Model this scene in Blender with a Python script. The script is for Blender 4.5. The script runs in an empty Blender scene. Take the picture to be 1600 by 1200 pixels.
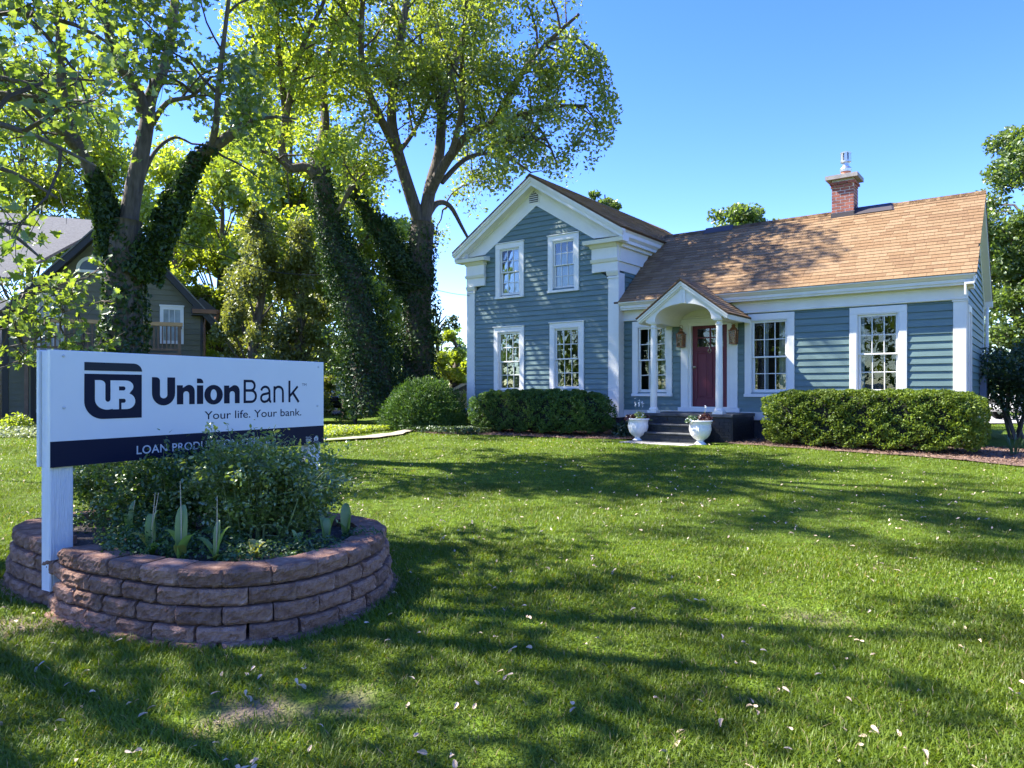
import bpy, math, random
import numpy as np
from mathutils import Vector, Matrix

SC = bpy.context.scene
COL = SC.collection
R = math.radians
rnd = random.Random(7)
rng = np.random.default_rng(11)

# ------------------------------------------------------------------ camera, sky, sun, exposure
EYE = 1.41
F_PX = 1109.0
cam_d = bpy.data.cameras.new('camera')
cam = bpy.data.objects.new('camera', cam_d)
COL.objects.link(cam)
cam_d.sensor_width = 36.0
cam_d.lens = F_PX / 1600.0 * 36.0
cam_d.clip_start = 0.05
cam_d.clip_end = 1500.0
cam.location = (0, 0, EYE)
cam.rotation_euler = (R(90.0), 0, 0)
cam_d.shift_y = 9.0 / 1600.0
SC.camera = cam

SUN_DIR = Vector((-0.851, 0.268, 1.0)).normalized()
SUN_EL = math.asin(SUN_DIR.z)
SUN_AZ = math.atan2(SUN_DIR.x, SUN_DIR.y)          # clockwise from +Y
world = bpy.data.worlds.new('World')
SC.world = world
world.use_nodes = True
wn = world.node_tree
bg = wn.nodes['Background']
sky = wn.nodes.new('ShaderNodeTexSky')
sky.sky_type = 'NISHITA'
sky.sun_disc = False
sky.sun_elevation = SUN_EL
sky.sun_rotation = SUN_AZ
sky.altitude = 200.0
sky.air_density = 1.0
sky.dust_density = 0.15
sky.ozone_density = 4.5
hs = wn.nodes.new('ShaderNodeHueSaturation')
hs.inputs['Saturation'].default_value = 1.27
hs.inputs['Hue'].default_value = 0.525
wn.links.new(sky.outputs[0], hs.inputs['Color'])
wn.links.new(hs.outputs[0], bg.inputs[0])
bg.inputs[1].default_value = 0.089

sun_d = bpy.data.lights.new('sun', 'SUN')
sun_d.energy = 3.3
sun_d.angle = R(0.55)
sun_d.color = (1.0, 0.955, 0.87)
sun = bpy.data.objects.new('sun', sun_d)
COL.objects.link(sun)
sun.rotation_euler = SUN_DIR.to_track_quat('Z', 'Y').to_euler()
sun.location = (-20, 6, 30)

SC.view_settings.view_transform = 'Standard'
SC.view_settings.look = 'None'
SC.view_settings.exposure = 2.5
SC.view_settings.gamma = 1.0
SC.view_settings.use_curve_mapping = False
SC.cycles.max_bounces = 8
SC.cycles.diffuse_bounces = 5
SC.cycles.glossy_bounces = 3
SC.cycles.transmission_bounces = 4
SC.cycles.transparent_max_bounces = 8
SC.cycles.use_denoising = True


# ------------------------------------------------------------------ materials
def _nt(name):
    m = bpy.data.materials.new(name)
    m.use_nodes = True
    nt = m.node_tree
    return m, nt, nt.nodes['Principled BSDF'], nt.nodes['Material Output']


def rgba(c, k=1.0):
    return (min(c[0] * k, 1), min(c[1] * k, 1), min(c[2] * k, 1), 1)


def mat(name, col, rough=0.6, var=0.08, scale=3.0, col2=None, bump=0.0, bscale=60.0, metal=0.0, spec=0.5, stretch=None, objvar=0.0, coord='Object'):
    m, nt, b, out = _nt(name)
    N, L = nt.nodes, nt.links
    tc = N.new('ShaderNodeTexCoord')
    src = tc.outputs[coord]
    if stretch:
        mp = N.new('ShaderNodeMapping')
        mp.inputs['Scale'].default_value = stretch
        L.new(src, mp.inputs[0])
        src = mp.outputs[0]
    no = N.new('ShaderNodeTexNoise')
    no.inputs['Scale'].default_value = scale
    no.inputs['Detail'].default_value = 6
    no.inputs['Roughness'].default_value = 0.62
    L.new(src, no.inputs['Vector'])
    rp = N.new('ShaderNodeValToRGB')
    rp.color_ramp.elements[0].position = 0.3
    rp.color_ramp.elements[1].position = 0.7
    rp.color_ramp.elements[0].color = rgba(col, 1 - var)
    rp.color_ramp.elements[1].color = rgba(col2 if col2 else col, 1 + var)
    L.new(no.outputs[0], rp.inputs[0])
    c = rp.outputs[0]
    if objvar > 0:
        oi = N.new('ShaderNodeObjectInfo')
        mr = N.new('ShaderNodeMapRange')
        mr.inputs['To Min'].default_value = 1 - objvar
        mr.inputs['To Max'].default_value = 1 + objvar
        L.new(oi.outputs['Random'], mr.inputs[0])
        vm = N.new('ShaderNodeVectorMath')
        vm.operation = 'SCALE'
        L.new(c, vm.inputs[0])
        L.new(mr.outputs[0], vm.inputs['Scale'])
        c = vm.outputs[0]
    L.new(c, b.inputs['Base Color'])
    b.inputs['Roughness'].default_value = rough
    b.inputs['Metallic'].default_value = metal
    b.inputs['Specular IOR Level'].default_value = spec
    if bump > 0:
        n2 = N.new('ShaderNodeTexNoise')
        n2.inputs['Scale'].default_value = bscale
        n2.inputs['Detail'].default_value = 5
        L.new(src, n2.inputs['Vector'])
        bp = N.new('ShaderNodeBump')
        bp.inputs['Strength'].default_value = bump
        bp.inputs['Distance'].default_value = 0.02
        L.new(n2.outputs[0], bp.inputs['Height'])
        L.new(bp.outputs[0], b.inputs['Normal'])
    return m


def leafmat(name, c1, c2, trans=0.4, tcol=None, gloss=0.06, rough=0.45):
    m, nt, b, out = _nt(name)
    N, L = nt.nodes, nt.links
    N.remove(b)
    g = N.new('ShaderNodeNewGeometry')
    rp = N.new('ShaderNodeValToRGB')
    rp.color_ramp.elements[0].color = rgba(c1)
    rp.color_ramp.elements[1].color = rgba(c2)
    L.new(g.outputs['Random Per Island'], rp.inputs[0])
    tc = N.new('ShaderNodeTexCoord')
    no = N.new('ShaderNodeTexNoise')
    no.inputs['Scale'].default_value = 0.9
    no.inputs['Detail'].default_value = 3
    L.new(tc.outputs['Object'], no.inputs['Vector'])
    mr = N.new('ShaderNodeMapRange')
    mr.inputs['From Min'].default_value = 0.3
    mr.inputs['From Max'].default_value = 0.7
    mr.inputs['To Min'].default_value = 0.78
    mr.inputs['To Max'].default_value = 1.22
    L.new(no.outputs[0], mr.inputs[0])
    vm = N.new('ShaderNodeVectorMath')
    vm.operation = 'SCALE'
    L.new(rp.outputs[0], vm.inputs[0])
    L.new(mr.outputs[0], vm.inputs['Scale'])
    d = N.new('ShaderNodeBsdfDiffuse')
    L.new(vm.outputs[0], d.inputs[0])
    t = N.new('ShaderNodeBsdfTranslucent')
    mu = N.new('ShaderNodeVectorMath')
    mu.operation = 'MULTIPLY'
    mu.inputs[1].default_value = tcol if tcol else (1.55, 1.5, 0.7)
    L.new(vm.outputs[0], mu.inputs[0])
    L.new(mu.outputs[0], t.inputs[0])
    mx = N.new('ShaderNodeMixShader')
    mx.inputs[0].default_value = trans
    L.new(d.outputs[0], mx.inputs[1])
    L.new(t.outputs[0], mx.inputs[2])
    gl = N.new('ShaderNodeBsdfGlossy')
    gl.inputs['Roughness'].default_value = rough
    gl.inputs[0].default_value = (0.9, 0.95, 0.9, 1)
    m2 = N.new('ShaderNodeMixShader')
    m2.inputs[0].default_value = gloss
    L.new(mx.outputs[0], m2.inputs[1])
    L.new(gl.outputs[0], m2.inputs[2])
    L.new(m2.outputs[0], out.inputs[0])
    return m


def glassmat(name, tint=(0.8, 0.85, 0.85), rough=0.0):
    m, nt, b, out = _nt(name)
    N, L = nt.nodes, nt.links
    N.remove(b)
    tr = N.new('ShaderNodeBsdfTransparent')
    tr.inputs[0].default_value = rgba(tint)
    gl = N.new('ShaderNodeBsdfGlossy')
    gl.inputs['Roughness'].default_value = rough
    tc = N.new('ShaderNodeTexCoord')
    no = N.new('ShaderNodeTexNoise')
    no.inputs['Scale'].default_value = 2.5
    L.new(tc.outputs['Object'], no.inputs['Vector'])
    bp = N.new('ShaderNodeBump')
    bp.inputs['Strength'].default_value = 0.08
    bp.inputs['Distance'].default_value = 0.02
    L.new(no.outputs[0], bp.inputs['Height'])
    L.new(bp.outputs[0], gl.inputs['Normal'])
    fr = N.new('ShaderNodeFresnel')
    fr.inputs[0].default_value = 1.6
    mx = N.new('ShaderNodeMixShader')
    L.new(fr.outputs[0], mx.inputs[0])
    L.new(tr.outputs[0], mx.inputs[1])
    L.new(gl.outputs[0], mx.inputs[2])
    L.new(mx.outputs[0], out.inputs[0])
    return m


WHITE = mat('white_paint', (0.70, 0.682, 0.61), 0.45, 0.05, 2.5, bump=0.05, bscale=30)
WHITE2 = mat('white_window_paint', (0.71, 0.695, 0.64), 0.4, 0.04, 4)
BLUE = mat('blue_clapboard_paint', (0.106, 0.168, 0.152), 0.45, 0.18, 2.6, stretch=(0.5, 0.5, 5), bump=0.08, bscale=25, objvar=0.05)
SHEATH = mat('wall_sheathing', (0.03, 0.055, 0.07), 0.9)
DARK = mat('dark_interior', (0.03, 0.03, 0.032), 0.9)
GLASS = glassmat('window_glass')
CURT = mat('curtain_cloth', (0.62, 0.63, 0.64), 0.9, 0.08, 6, stretch=(12, 1, 0.3))
CURTW = mat('sheer_curtain', (0.72, 0.75, 0.82), 0.9, 0.06, 6, stretch=(12, 1, 0.3))
BLIND = mat('blind_slats', (0.5, 0.5, 0.48), 0.7, 0.05)
MAROON = mat('maroon_paint', (0.120, 0.008, 0.022), 0.5, 0.08, 2.0)
COPPER = mat('aged_copper', (0.23, 0.10, 0.05), 0.4, 0.3, 14, metal=0.7)
BRASS = mat('dull_brass', (0.35, 0.30, 0.2), 0.35, 0.1, metal=0.9)
STOOP = mat('black_stoop_paint', (0.013, 0.016, 0.020), 0.5, 0.3, 6, bump=0.25, bscale=40, objvar=0.12)
STOOPT = mat('stoop_tread_paint', (0.03, 0.033, 0.035), 0.55, 0.5, 5, col2=(0.055, 0.058, 0.058), bump=0.2, bscale=30)
FOUND = mat('foundation_stone', (0.05, 0.045, 0.045), 0.9, 0.5, 6, bump=0.8, bscale=8)
BRICK = mat('chimney_brick', (0.30, 0.095, 0.06), 0.85, 0.25, 20, bump=0.3, bscale=60, objvar=0.22)
MORTAR = mat('mortar', (0.62, 0.56, 0.50), 0.9, 0.1)
CONC = mat('concrete_cap', (0.33, 0.30, 0.27), 0.9, 0.2, 8, bump=0.2)
TERRA = mat('terracotta_flue', (0.5, 0.2, 0.12), 0.8, 0.1)
GALV = mat('galvanised_metal', (0.55, 0.57, 0.57), 0.35, 0.12, 5, metal=0.85)
FLASH = mat('dark_flashing', (0.05, 0.04, 0.038), 0.6, 0.2)
SHN = [mat('shingle_tone_%s' % n, c, 0.9, 0.2, 40, bump=0.3, bscale=120, spec=0.2) for n, c in
       (('tan', (0.220, 0.140, 0.072)), ('light', (0.248, 0.160, 0.086)), ('brown', (0.188, 0.114, 0.058)), ('pale', (0.234, 0.150, 0.079)), ('rust', (0.203, 0.124, 0.062)))]
ROOFD = mat('roof_deck_felt', (0.10, 0.055, 0.035), 0.9)
MULCH = mat('bark_mulch', (0.105, 0.058, 0.038), 0.95, 0.55, 22, col2=(0.185, 0.115, 0.078), bump=1.0, bscale=45, coord='Object')
SOIL = mat('dark_soil', (0.045, 0.034, 0.028), 0.95, 0.5, 25, bump=1.0, bscale=60)
BLOCKM = mat('red_concrete_block', (0.265, 0.135, 0.086), 0.95, 0.30, 14, col2=(0.345, 0.215, 0.150), bump=1.0, bscale=110, objvar=0.26, spec=0.15)
BARK = mat('grey_brown_bark', (0.105, 0.086, 0.068), 0.95, 0.45, 5, stretch=(3, 3, 0.6), bump=1.0, bscale=9)
TWIG = mat('twig_bark', (0.07, 0.052, 0.04), 0.9, 0.2)
STEM = mat('green_stem', (0.16, 0.2, 0.07), 0.6, 0.2)
DRYSTEM = mat('dry_stem', (0.45, 0.38, 0.25), 0.7, 0.2)
URNM = mat('white_urn_resin', (0.74, 0.74, 0.71), 0.5, 0.06, 6, bump=0.08)


# ------------------------------------------------------------------ mesh helpers
class MB:
    def __init__(self):
        self.v, self.f, self.m = [], [], []

    def add(self, vs, fs, mi=0):
        o = len(self.v)
        self.v += [tuple(p) for p in vs]
        self.f += [tuple(i + o for i in f) for f in fs]
        self.m += [mi] * len(fs)
        return self

    def box(self, x0, x1, y0, y1, z0, z1, mi=0):
        return self.add([(x0, y0, z0), (x1, y0, z0), (x1, y1, z0), (x0, y1, z0), (x0, y0, z1), (x1, y0, z1), (x1, y1, z1), (x0, y1, z1)],
                        [(3, 2, 1, 0), (4, 5, 6, 7), (0, 1, 5, 4), (1, 2, 6, 5), (2, 3, 7, 6), (3, 0, 4, 7)], mi)

    def cbox(self, x0, x1, y0, y1, z0, z1, c=0.004, mi=0):
        """box whose front (low y) edges are chamfered"""
        return self.add([(x0, y0 + c, z0), (x1, y0 + c, z0), (x1, y1, z0), (x0, y1, z0), (x0, y0 + c, z1), (x1, y0 + c, z1), (x1, y1, z1), (x0, y1, z1),
                         (x0 + c, y0, z0 + c), (x1 - c, y0, z0 + c), (x1 - c, y0, z1 - c), (x0 + c, y0, z1 - c)],
                        [(3, 2, 1, 0), (4, 5, 6, 7), (1, 2, 6, 5), (2, 3, 7, 6), (3, 0, 4, 7), (8, 9, 10, 11), (0, 1, 9, 8), (1, 5, 10, 9), (5, 4, 11, 10), (4, 0, 8, 11)], mi)

    def prism(self, poly, axis, a, b, mi=0):
        """poly: 2-d outline; axis 'x','y','z' extruded from a to b (the other two axes keep their order)"""
        n = len(poly)

        def mk(p, t):
            return {'x': (t, p[0], p[1]), 'y': (p[0], t, p[1]), 'z': (p[0], p[1], t)}[axis]
        vs = [mk(p, a) for p in poly] + [mk(p, b) for p in poly]
        fs = [tuple(range(n))[::-1], tuple(range(n, 2 * n))] + [(i, (i + 1) % n, n + (i + 1) % n, n + i) for i in range(n)]
        return self.add(vs, fs, mi)

    def hexa(self, b4, t4, mi=0):
        return self.add(list(b4) + list(t4), [(3, 2, 1, 0), (4, 5, 6, 7), (0, 1, 5, 4), (1, 2, 6, 5), (2, 3, 7, 6), (3, 0, 4, 7)], mi)

    def tube(self, pts, rad, n=6, cap=True, mi=0):
        pts = [Vector(p) for p in pts]
        if not hasattr(rad, '__len__'):
            rad = [rad] * len(pts)
        vs, fs = [], []
        ref = Vector((0.31, 0.95, 0.11))
        for i, p in enumerate(pts):
            t = (pts[min(i + 1, len(pts) - 1)] - pts[max(i - 1, 0)])
            t = t.normalized() if t.length > 1e-9 else Vector((0, 0, 1))
            a = t.cross(ref)
            if a.length < 0.05:
                a = t.cross(Vector((1, 0, 0)))
            a.normalize()
            b = t.cross(a)
            for k in range(n):
                an = 2 * math.pi * k / n
                vs.append(p + (a * math.cos(an) + b * math.sin(an)) * rad[i])
        for i in range(len(pts) - 1):
            for k in range(n):
                k2 = (k + 1) % n
                fs.append((i * n + k, i * n + k2, (i + 1) * n + k2, (i + 1) * n + k))
        if cap:
            fs.append(tuple(range(n)))
            fs.append(tuple(range((len(pts) - 1) * n, len(pts) * n))[::-1])
        return self.add(vs, fs, mi)

    def lathe(self, prof, n=16, c=(0, 0, 0), mod=None, mi=0):
        vs, fs = [], []
        for i, (r, z) in enumerate(prof):
            for k in range(n):
                an = 2 * math.pi * k / n
                rr = r * (mod(an, z) if mod else 1)
                vs.append((c[0] + rr * math.cos(an), c[1] + rr * math.sin(an), c[2] + z))
        for i in range(len(prof) - 1):
            for k in range(n):
                k2 = (k + 1) % n
                fs.append((i * n + k, i * n + k2, (i + 1) * n + k2, (i + 1) * n + k))
        fs.append(tuple(range(n))[::-1])
        fs.append(tuple(range((len(prof) - 1) * n, len(prof) * n)))
        return self.add(vs, fs, mi)

    def build(self, name, mats, parent=None, smooth=False):
        me = bpy.data.meshes.new(name)
        me.from_pydata(self.v, [], self.f)
        for m in (mats if isinstance(mats, (list, tuple)) else [mats]):
            me.materials.append(m)
        me.polygons.foreach_set('material_index', self.m)
        if smooth:
            me.polygons.foreach_set('use_smooth', [True] * len(self.f))
        me.update()
        return link(name, me, parent)


def link(name, data, parent=None, loc=None, rot=None):
    o = bpy.data.objects.new(name, data)
    COL.objects.link(o)
    if parent:
        o.parent = parent
    if loc is not None:
        o.location = loc
    if rot is not None:
        o.rotation_euler = rot
    return o


def empty(name, loc, rz=0.0):
    o = bpy.data.objects.new(name, None)
    o.empty_display_size = 0.3
    COL.objects.link(o)
    o.location = loc
    o.rotation_euler = (0, 0, rz)
    return o


def tag(o, label=None, cat=None, group=None, kind=None):
    if label:
        o['label'] = label
    if cat:
        o['category'] = cat
    if group:
        o['group'] = group
    if kind:
        o['kind'] = kind
    return o


def npmesh(name, verts, faces_n, loops, mats, parent=None, midx=None, smooth=False):
    """verts (N,3); faces_n = verts per face (int); loops flat index array"""
    me = bpy.data.meshes.new(name)
    nf = len(loops) // faces_n
    me.vertices.add(len(verts))
    me.vertices.foreach_set('co', np.ascontiguousarray(verts, dtype=np.float32).ravel())
    me.loops.add(len(loops))
    me.loops.foreach_set('vertex_index', np.ascontiguousarray(loops, dtype=np.int32))
    me.polygons.add(nf)
    me.polygons.foreach_set('loop_start', np.arange(0, nf * faces_n, faces_n, dtype=np.int32))
    for m in (mats if isinstance(mats, (list, tuple)) else [mats]):
        me.materials.append(m)
    if midx is not None:
        me.polygons.foreach_set('material_index', np.asarray(midx, dtype=np.int32))
    me.polygons.foreach_set('use_smooth', np.full(nf, bool(smooth)))
    me.update(calc_edges=True)
    return link(name, me, parent)


def unit(a):
    return a / np.maximum(np.linalg.norm(a, axis=1, keepdims=True), 1e-9)


MAPLE = [(0, -0.45), (0.16, -0.28), (0.42, -0.36), (0.36, -0.1), (0.58, 0.08), (0.26, 0.12), (0.22, 0.34), (0, 0.62), (-0.22, 0.34), (-0.26, 0.12), (-0.58, 0.08), (-0.36, -0.1), (-0.42, -0.36), (-0.16, -0.28)]
OVAL = [(0, -0.5), (0.24, -0.18), (0.22, 0.2), (0, 0.5), (-0.22, 0.2), (-0.24, -0.18)]
DIAM = [(0, -0.5), (0.32, 0.02), (0, 0.5), (-0.32, 0.02)]
BROAD = [(0, -0.5), (0.30, -0.02), (0, 0.5), (-0.30, -0.02)]
NEEDLE = [(0, -0.5), (0.13, 0.0), (0, 0.5), (-0.13, 0.0)]


def leafcloud(name, P, size, m, parent=None, shape=DIAM, up=0.5, outward=None, hang=0.0, direc=None):
    """a cloud of leaf-sized faces at the points P (N,3)"""
    P = np.asarray(P, dtype=np.float64)
    n = len(P)
    nor = rng.normal(size=(n, 3))
    nor[:, 2] = nor[:, 2] + up * 1.6
    if outward is not None:
        nor += outward
    nor = unit(nor)
    t = rng.normal(size=(n, 3))
    if direc is not None:
        t = t * 0.55 + direc
    t[:, 2] -= hang
    t = unit(t - nor * np.sum(t * nor, axis=1, keepdims=True))
    s = np.cross(nor, t)
    sz = size * (0.65 + 0.7 * rng.random(n))
    sh = np.array(shape)
    k = len(sh)
    fold = np.abs(sh[:, 0]) * 0.35
    V = (P[:, None, :] + (s[:, None, :] * sh[None, :, 0:1] + t[:, None, :] * sh[None, :, 1:2] + nor[:, None, :] * fold[None, :, None]) * sz[:, None, None])
    return npmesh(name, V.reshape(-1, 3), k, np.arange(n * k), m, parent)


def px(x, y, d):
    """world point seen at pixel x, y of the 1600 px photograph at distance d along the view axis"""
    return Vector(((x - 800.0) / F_PX * d, d, EYE - (y - 609.0) / F_PX * d))


def sstep(a, b, t):
    t = np.clip((t - a) / (b - a), 0, 1)
    return t * t * (3 - 2 * t)


def gz(x, y):
    """height of the ground: the lawn rises gently towards the houses"""
    return 0.24 * sstep(5.5, 15.5, np.asarray(y, dtype=float)) + 0.012 * np.sin(np.asarray(x) * 1.7 + 0.4 * np.asarray(y)) * np.cos(np.asarray(y) * 1.3) * sstep(1.0, 3.0, np.asarray(y, dtype=float))
# ------------------------------------------------------------------ ground
def build_ground():
    xs = np.concatenate([[-400, -220, -120, -70], np.arange(-45, 45.1, 0.75), [70, 120, 220, 400]])
    ys = np.concatenate([[-300, -120, -50], np.arange(-20, 2, 2.0), np.arange(2, 26, 0.5), np.arange(26, 70, 3.0), [90, 150, 250, 420]])
    X, Y = np.meshgrid(xs, ys)
    Z = gz(X, Y)
    nx, ny = len(xs), len(ys)
    V = np.stack([X, Y, Z], -1).reshape(-1, 3)
    i = np.arange(ny - 1)[:, None] * nx + np.arange(nx - 1)[None, :]
    Q = np.stack([i, i + 1, i + nx + 1, i + nx], -1).reshape(-1)
    m, nt, b, out = _nt('lawn_turf')
    N, L = nt.nodes, nt.links
    tc = N.new('ShaderNodeTexCoord')

    def noise(s, d=5):
        n = N.new('ShaderNodeTexNoise')
        n.inputs['Scale'].default_value = s
        n.inputs['Detail'].default_value = d
        L.new(tc.outputs['Object'], n.inputs['Vector'])
        return n
    n1, n2, n3 = noise(0.7), noise(9, 8), noise(45, 3)
    r1 = N.new('ShaderNodeValToRGB')
    r1.color_ramp.elements[0].color = (0.072, 0.120, 0.012, 1)
    r1.color_ramp.elements[1].color = (0.108, 0.165, 0.018, 1)
    r1.color_ramp.elements[0].position = 0.35
    r1.color_ramp.elements[1].position = 0.65
    L.new(n1.outputs[0], r1.inputs[0])
    r2 = N.new('ShaderNodeValToRGB')
    r2.color_ramp.elements[0].color = (0.55, 0.5, 0.45, 1)
    r2.color_ramp.elements[1].color = (1.35, 1.35, 1.2, 1)
    r2.color_ramp.elements[0].position = 0.3
    r2.color_ramp.elements[1].position = 0.7
    L.new(n2.outputs[0], r2.inputs[0])
    mu = N.new('ShaderNodeMix')
    mu.data_type = 'RGBA'
    mu.blend_type = 'MULTIPLY'
    mu.inputs[0].default_value = 1.0
    L.new(r1.outputs[0], mu.inputs[6])
    L.new(r2.outputs[0], mu.inputs[7])
    last = mu.outputs[2]
    n4 = noise(6, 4)
    for (x, y, r_) in ((-1.15, 3.1, 0.26), (-2.95, 4.15, 0.36), (-0.72, 3.2, 0.18), (1.9, 4.4, 0.2), (2.9, 5.6, 0.2)):
        vd = N.new('ShaderNodeVectorMath')
        vd.operation = 'DISTANCE'
        L.new(tc.outputs['Object'], vd.inputs[0])
        vd.inputs[1].default_value = (x, y, 0)
        ad = N.new('ShaderNodeMath')
        ad.operation = 'MULTIPLY_ADD'
        L.new(n4.outputs[0], ad.inputs[0])
        ad.inputs[1].default_value = 0.5
        L.new(vd.outputs['Value'], ad.inputs[2])
        mr = N.new('ShaderNodeMapRange')
        mr.inputs['From Min'].default_value = r_ + 0.28
        mr.inputs['From Max'].default_value = r_ + 0.02
        L.new(ad.outputs[0], mr.inputs[0])
        mx = N.new('ShaderNodeMix')
        mx.data_type = 'RGBA'
        L.new(mr.outputs[0], mx.inputs[0])
        L.new(last, mx.inputs[6])
        mx.inputs[7].default_value = (0.19, 0.15, 0.095, 1)
        last = mx.outputs[2]
    L.new(last, b.inputs['Base Color'])
    b.inputs['Roughness'].default_value = 0.9
    b.inputs['Specular IOR Level'].default_value = 0.1
    bp = N.new('ShaderNodeBump')
    bp.inputs['Strength'].default_value = 0.9
    bp.inputs['Distance'].default_value = 0.05
    L.new(n3.outputs[0], bp.inputs['Height'])
    L.new(bp.outputs[0], b.inputs['Normal'])
    o = npmesh('lawn', V, 4, Q, m, smooth=True)
    tag(o, 'mown green lawn running from the camera up to the blue house', 'lawn', kind='structure')


build_ground()


def sheet(name, outline, dz, m, label, cat, res=0.35):
    """a sheet lying dz above the ground inside a world outline"""
    me = bpy.data.meshes.new(name)
    import bmesh
    bm = bmesh.new()
    vs = [bm.verts.new((p[0], p[1], 0)) for p in outline]
    bm.faces.new(vs)
    x0, x1 = min(p[0] for p in outline), max(p[0] for p in outline)
    y0, y1 = min(p[1] for p in outline), max(p[1] for p in outline)
    for ax, a, b in ((0, x0, x1), (1, y0, y1)):
        t = a + res
        while t < b:
            no = (1, 0, 0) if ax == 0 else (0, 1, 0)
            co = (t, 0, 0) if ax == 0 else (0, t, 0)
            bmesh.ops.bisect_plane(bm, geom=bm.verts[:] + bm.edges[:] + bm.faces[:], plane_co=co, plane_no=no)
            t += res
    for v in bm.verts:
        v.co.z = float(gz(v.co.x, v.co.y)) + dz + 0.012 * math.sin(v.co.x * 5.1) * math.sin(v.co.y * 4.3) * (1 if dz > 0.015 else 0)
    bm.normal_update()
    for f in bm.faces:
        if f.normal.z < 0:
            f.normal_flip()
    bm.to_mesh(me)
    bm.free()
    me.materials.append(m)
    o = link(name, me)
    return tag(o, label, cat, kind='structure')


# ------------------------------------------------------------------ the blue house: local x along the front, y into the house, z up from the floor
ANG = R(52.9)
HU = Vector((math.sin(ANG), -math.cos(ANG), 0))
HV = Vector((math.cos(ANG), math.sin(ANG), 0))
HO = Vector(((1108 - 800) / F_PX * 17.45, 17.45, EYE - 0.417))
house = empty('blue_house', HO, math.atan2(HU.y, HU.x))
tag(house, 'blue clapboard house with white trim, a front gable and a brown shingle roof', 'house')


def hw(s, w, h=0.0):
    return HO + HU * s + HV * w + Vector((0, 0, h))


GW = -0.27                       # front plane of the gable block
GC, GAP, GSL = -4.98, 6.47, 0.635  # gable centre, roof apex, slope
GX0, GX1 = -7.52, -2.37
WX1, WD = 5.33, 4.6              # wing right end, depth
WRW, WRH, WEW, WEH = 2.3, 4.88, -0.34, 2.72   # wing ridge, eave
BASE = -0.86


def wall_sheet(mb, x0, x1, z0, z1, holes, y0, y1):
    xs = sorted({x0, x1, *[h[0] for h in holes], *[h[1] for h in holes]})
    zs = sorted({z0, z1, *[h[2] for h in holes], *[h[3] for h in holes]})
    for i in range(len(xs) - 1):
        for j in range(len(zs) - 1):
            cx_, cz_ = (xs[i] + xs[i + 1]) / 2, (zs[j] + zs[j + 1]) / 2
            if any(h[0] < cx_ < h[1] and h[2] < cz_ < h[3] for h in holes):
                continue
            mb.box(xs[i], xs[i + 1], y0, y1, zs[j], zs[j + 1])


# windows: outer casing x0, x1, z0, z1
GWIN = [(-6.52, -5.41, 0.30, 2.26), (-4.52, -3.40, 0.34, 2.28), (-6.46, -5.42, 3.10, 4.72), (-4.58, -3.56, 3.13, 4.72)]
WWIN = [(-2.08, -0.96, 0.25, 2.20), (0.89, 2.03, 0.25, 2.20), (3.19, 4.30, 0.25, 2.20)]
CAS = 0.145


def opening(w):
    return (w[0] + CAS, w[1] - CAS, w[2] + 0.10, w[3] - CAS)


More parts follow.
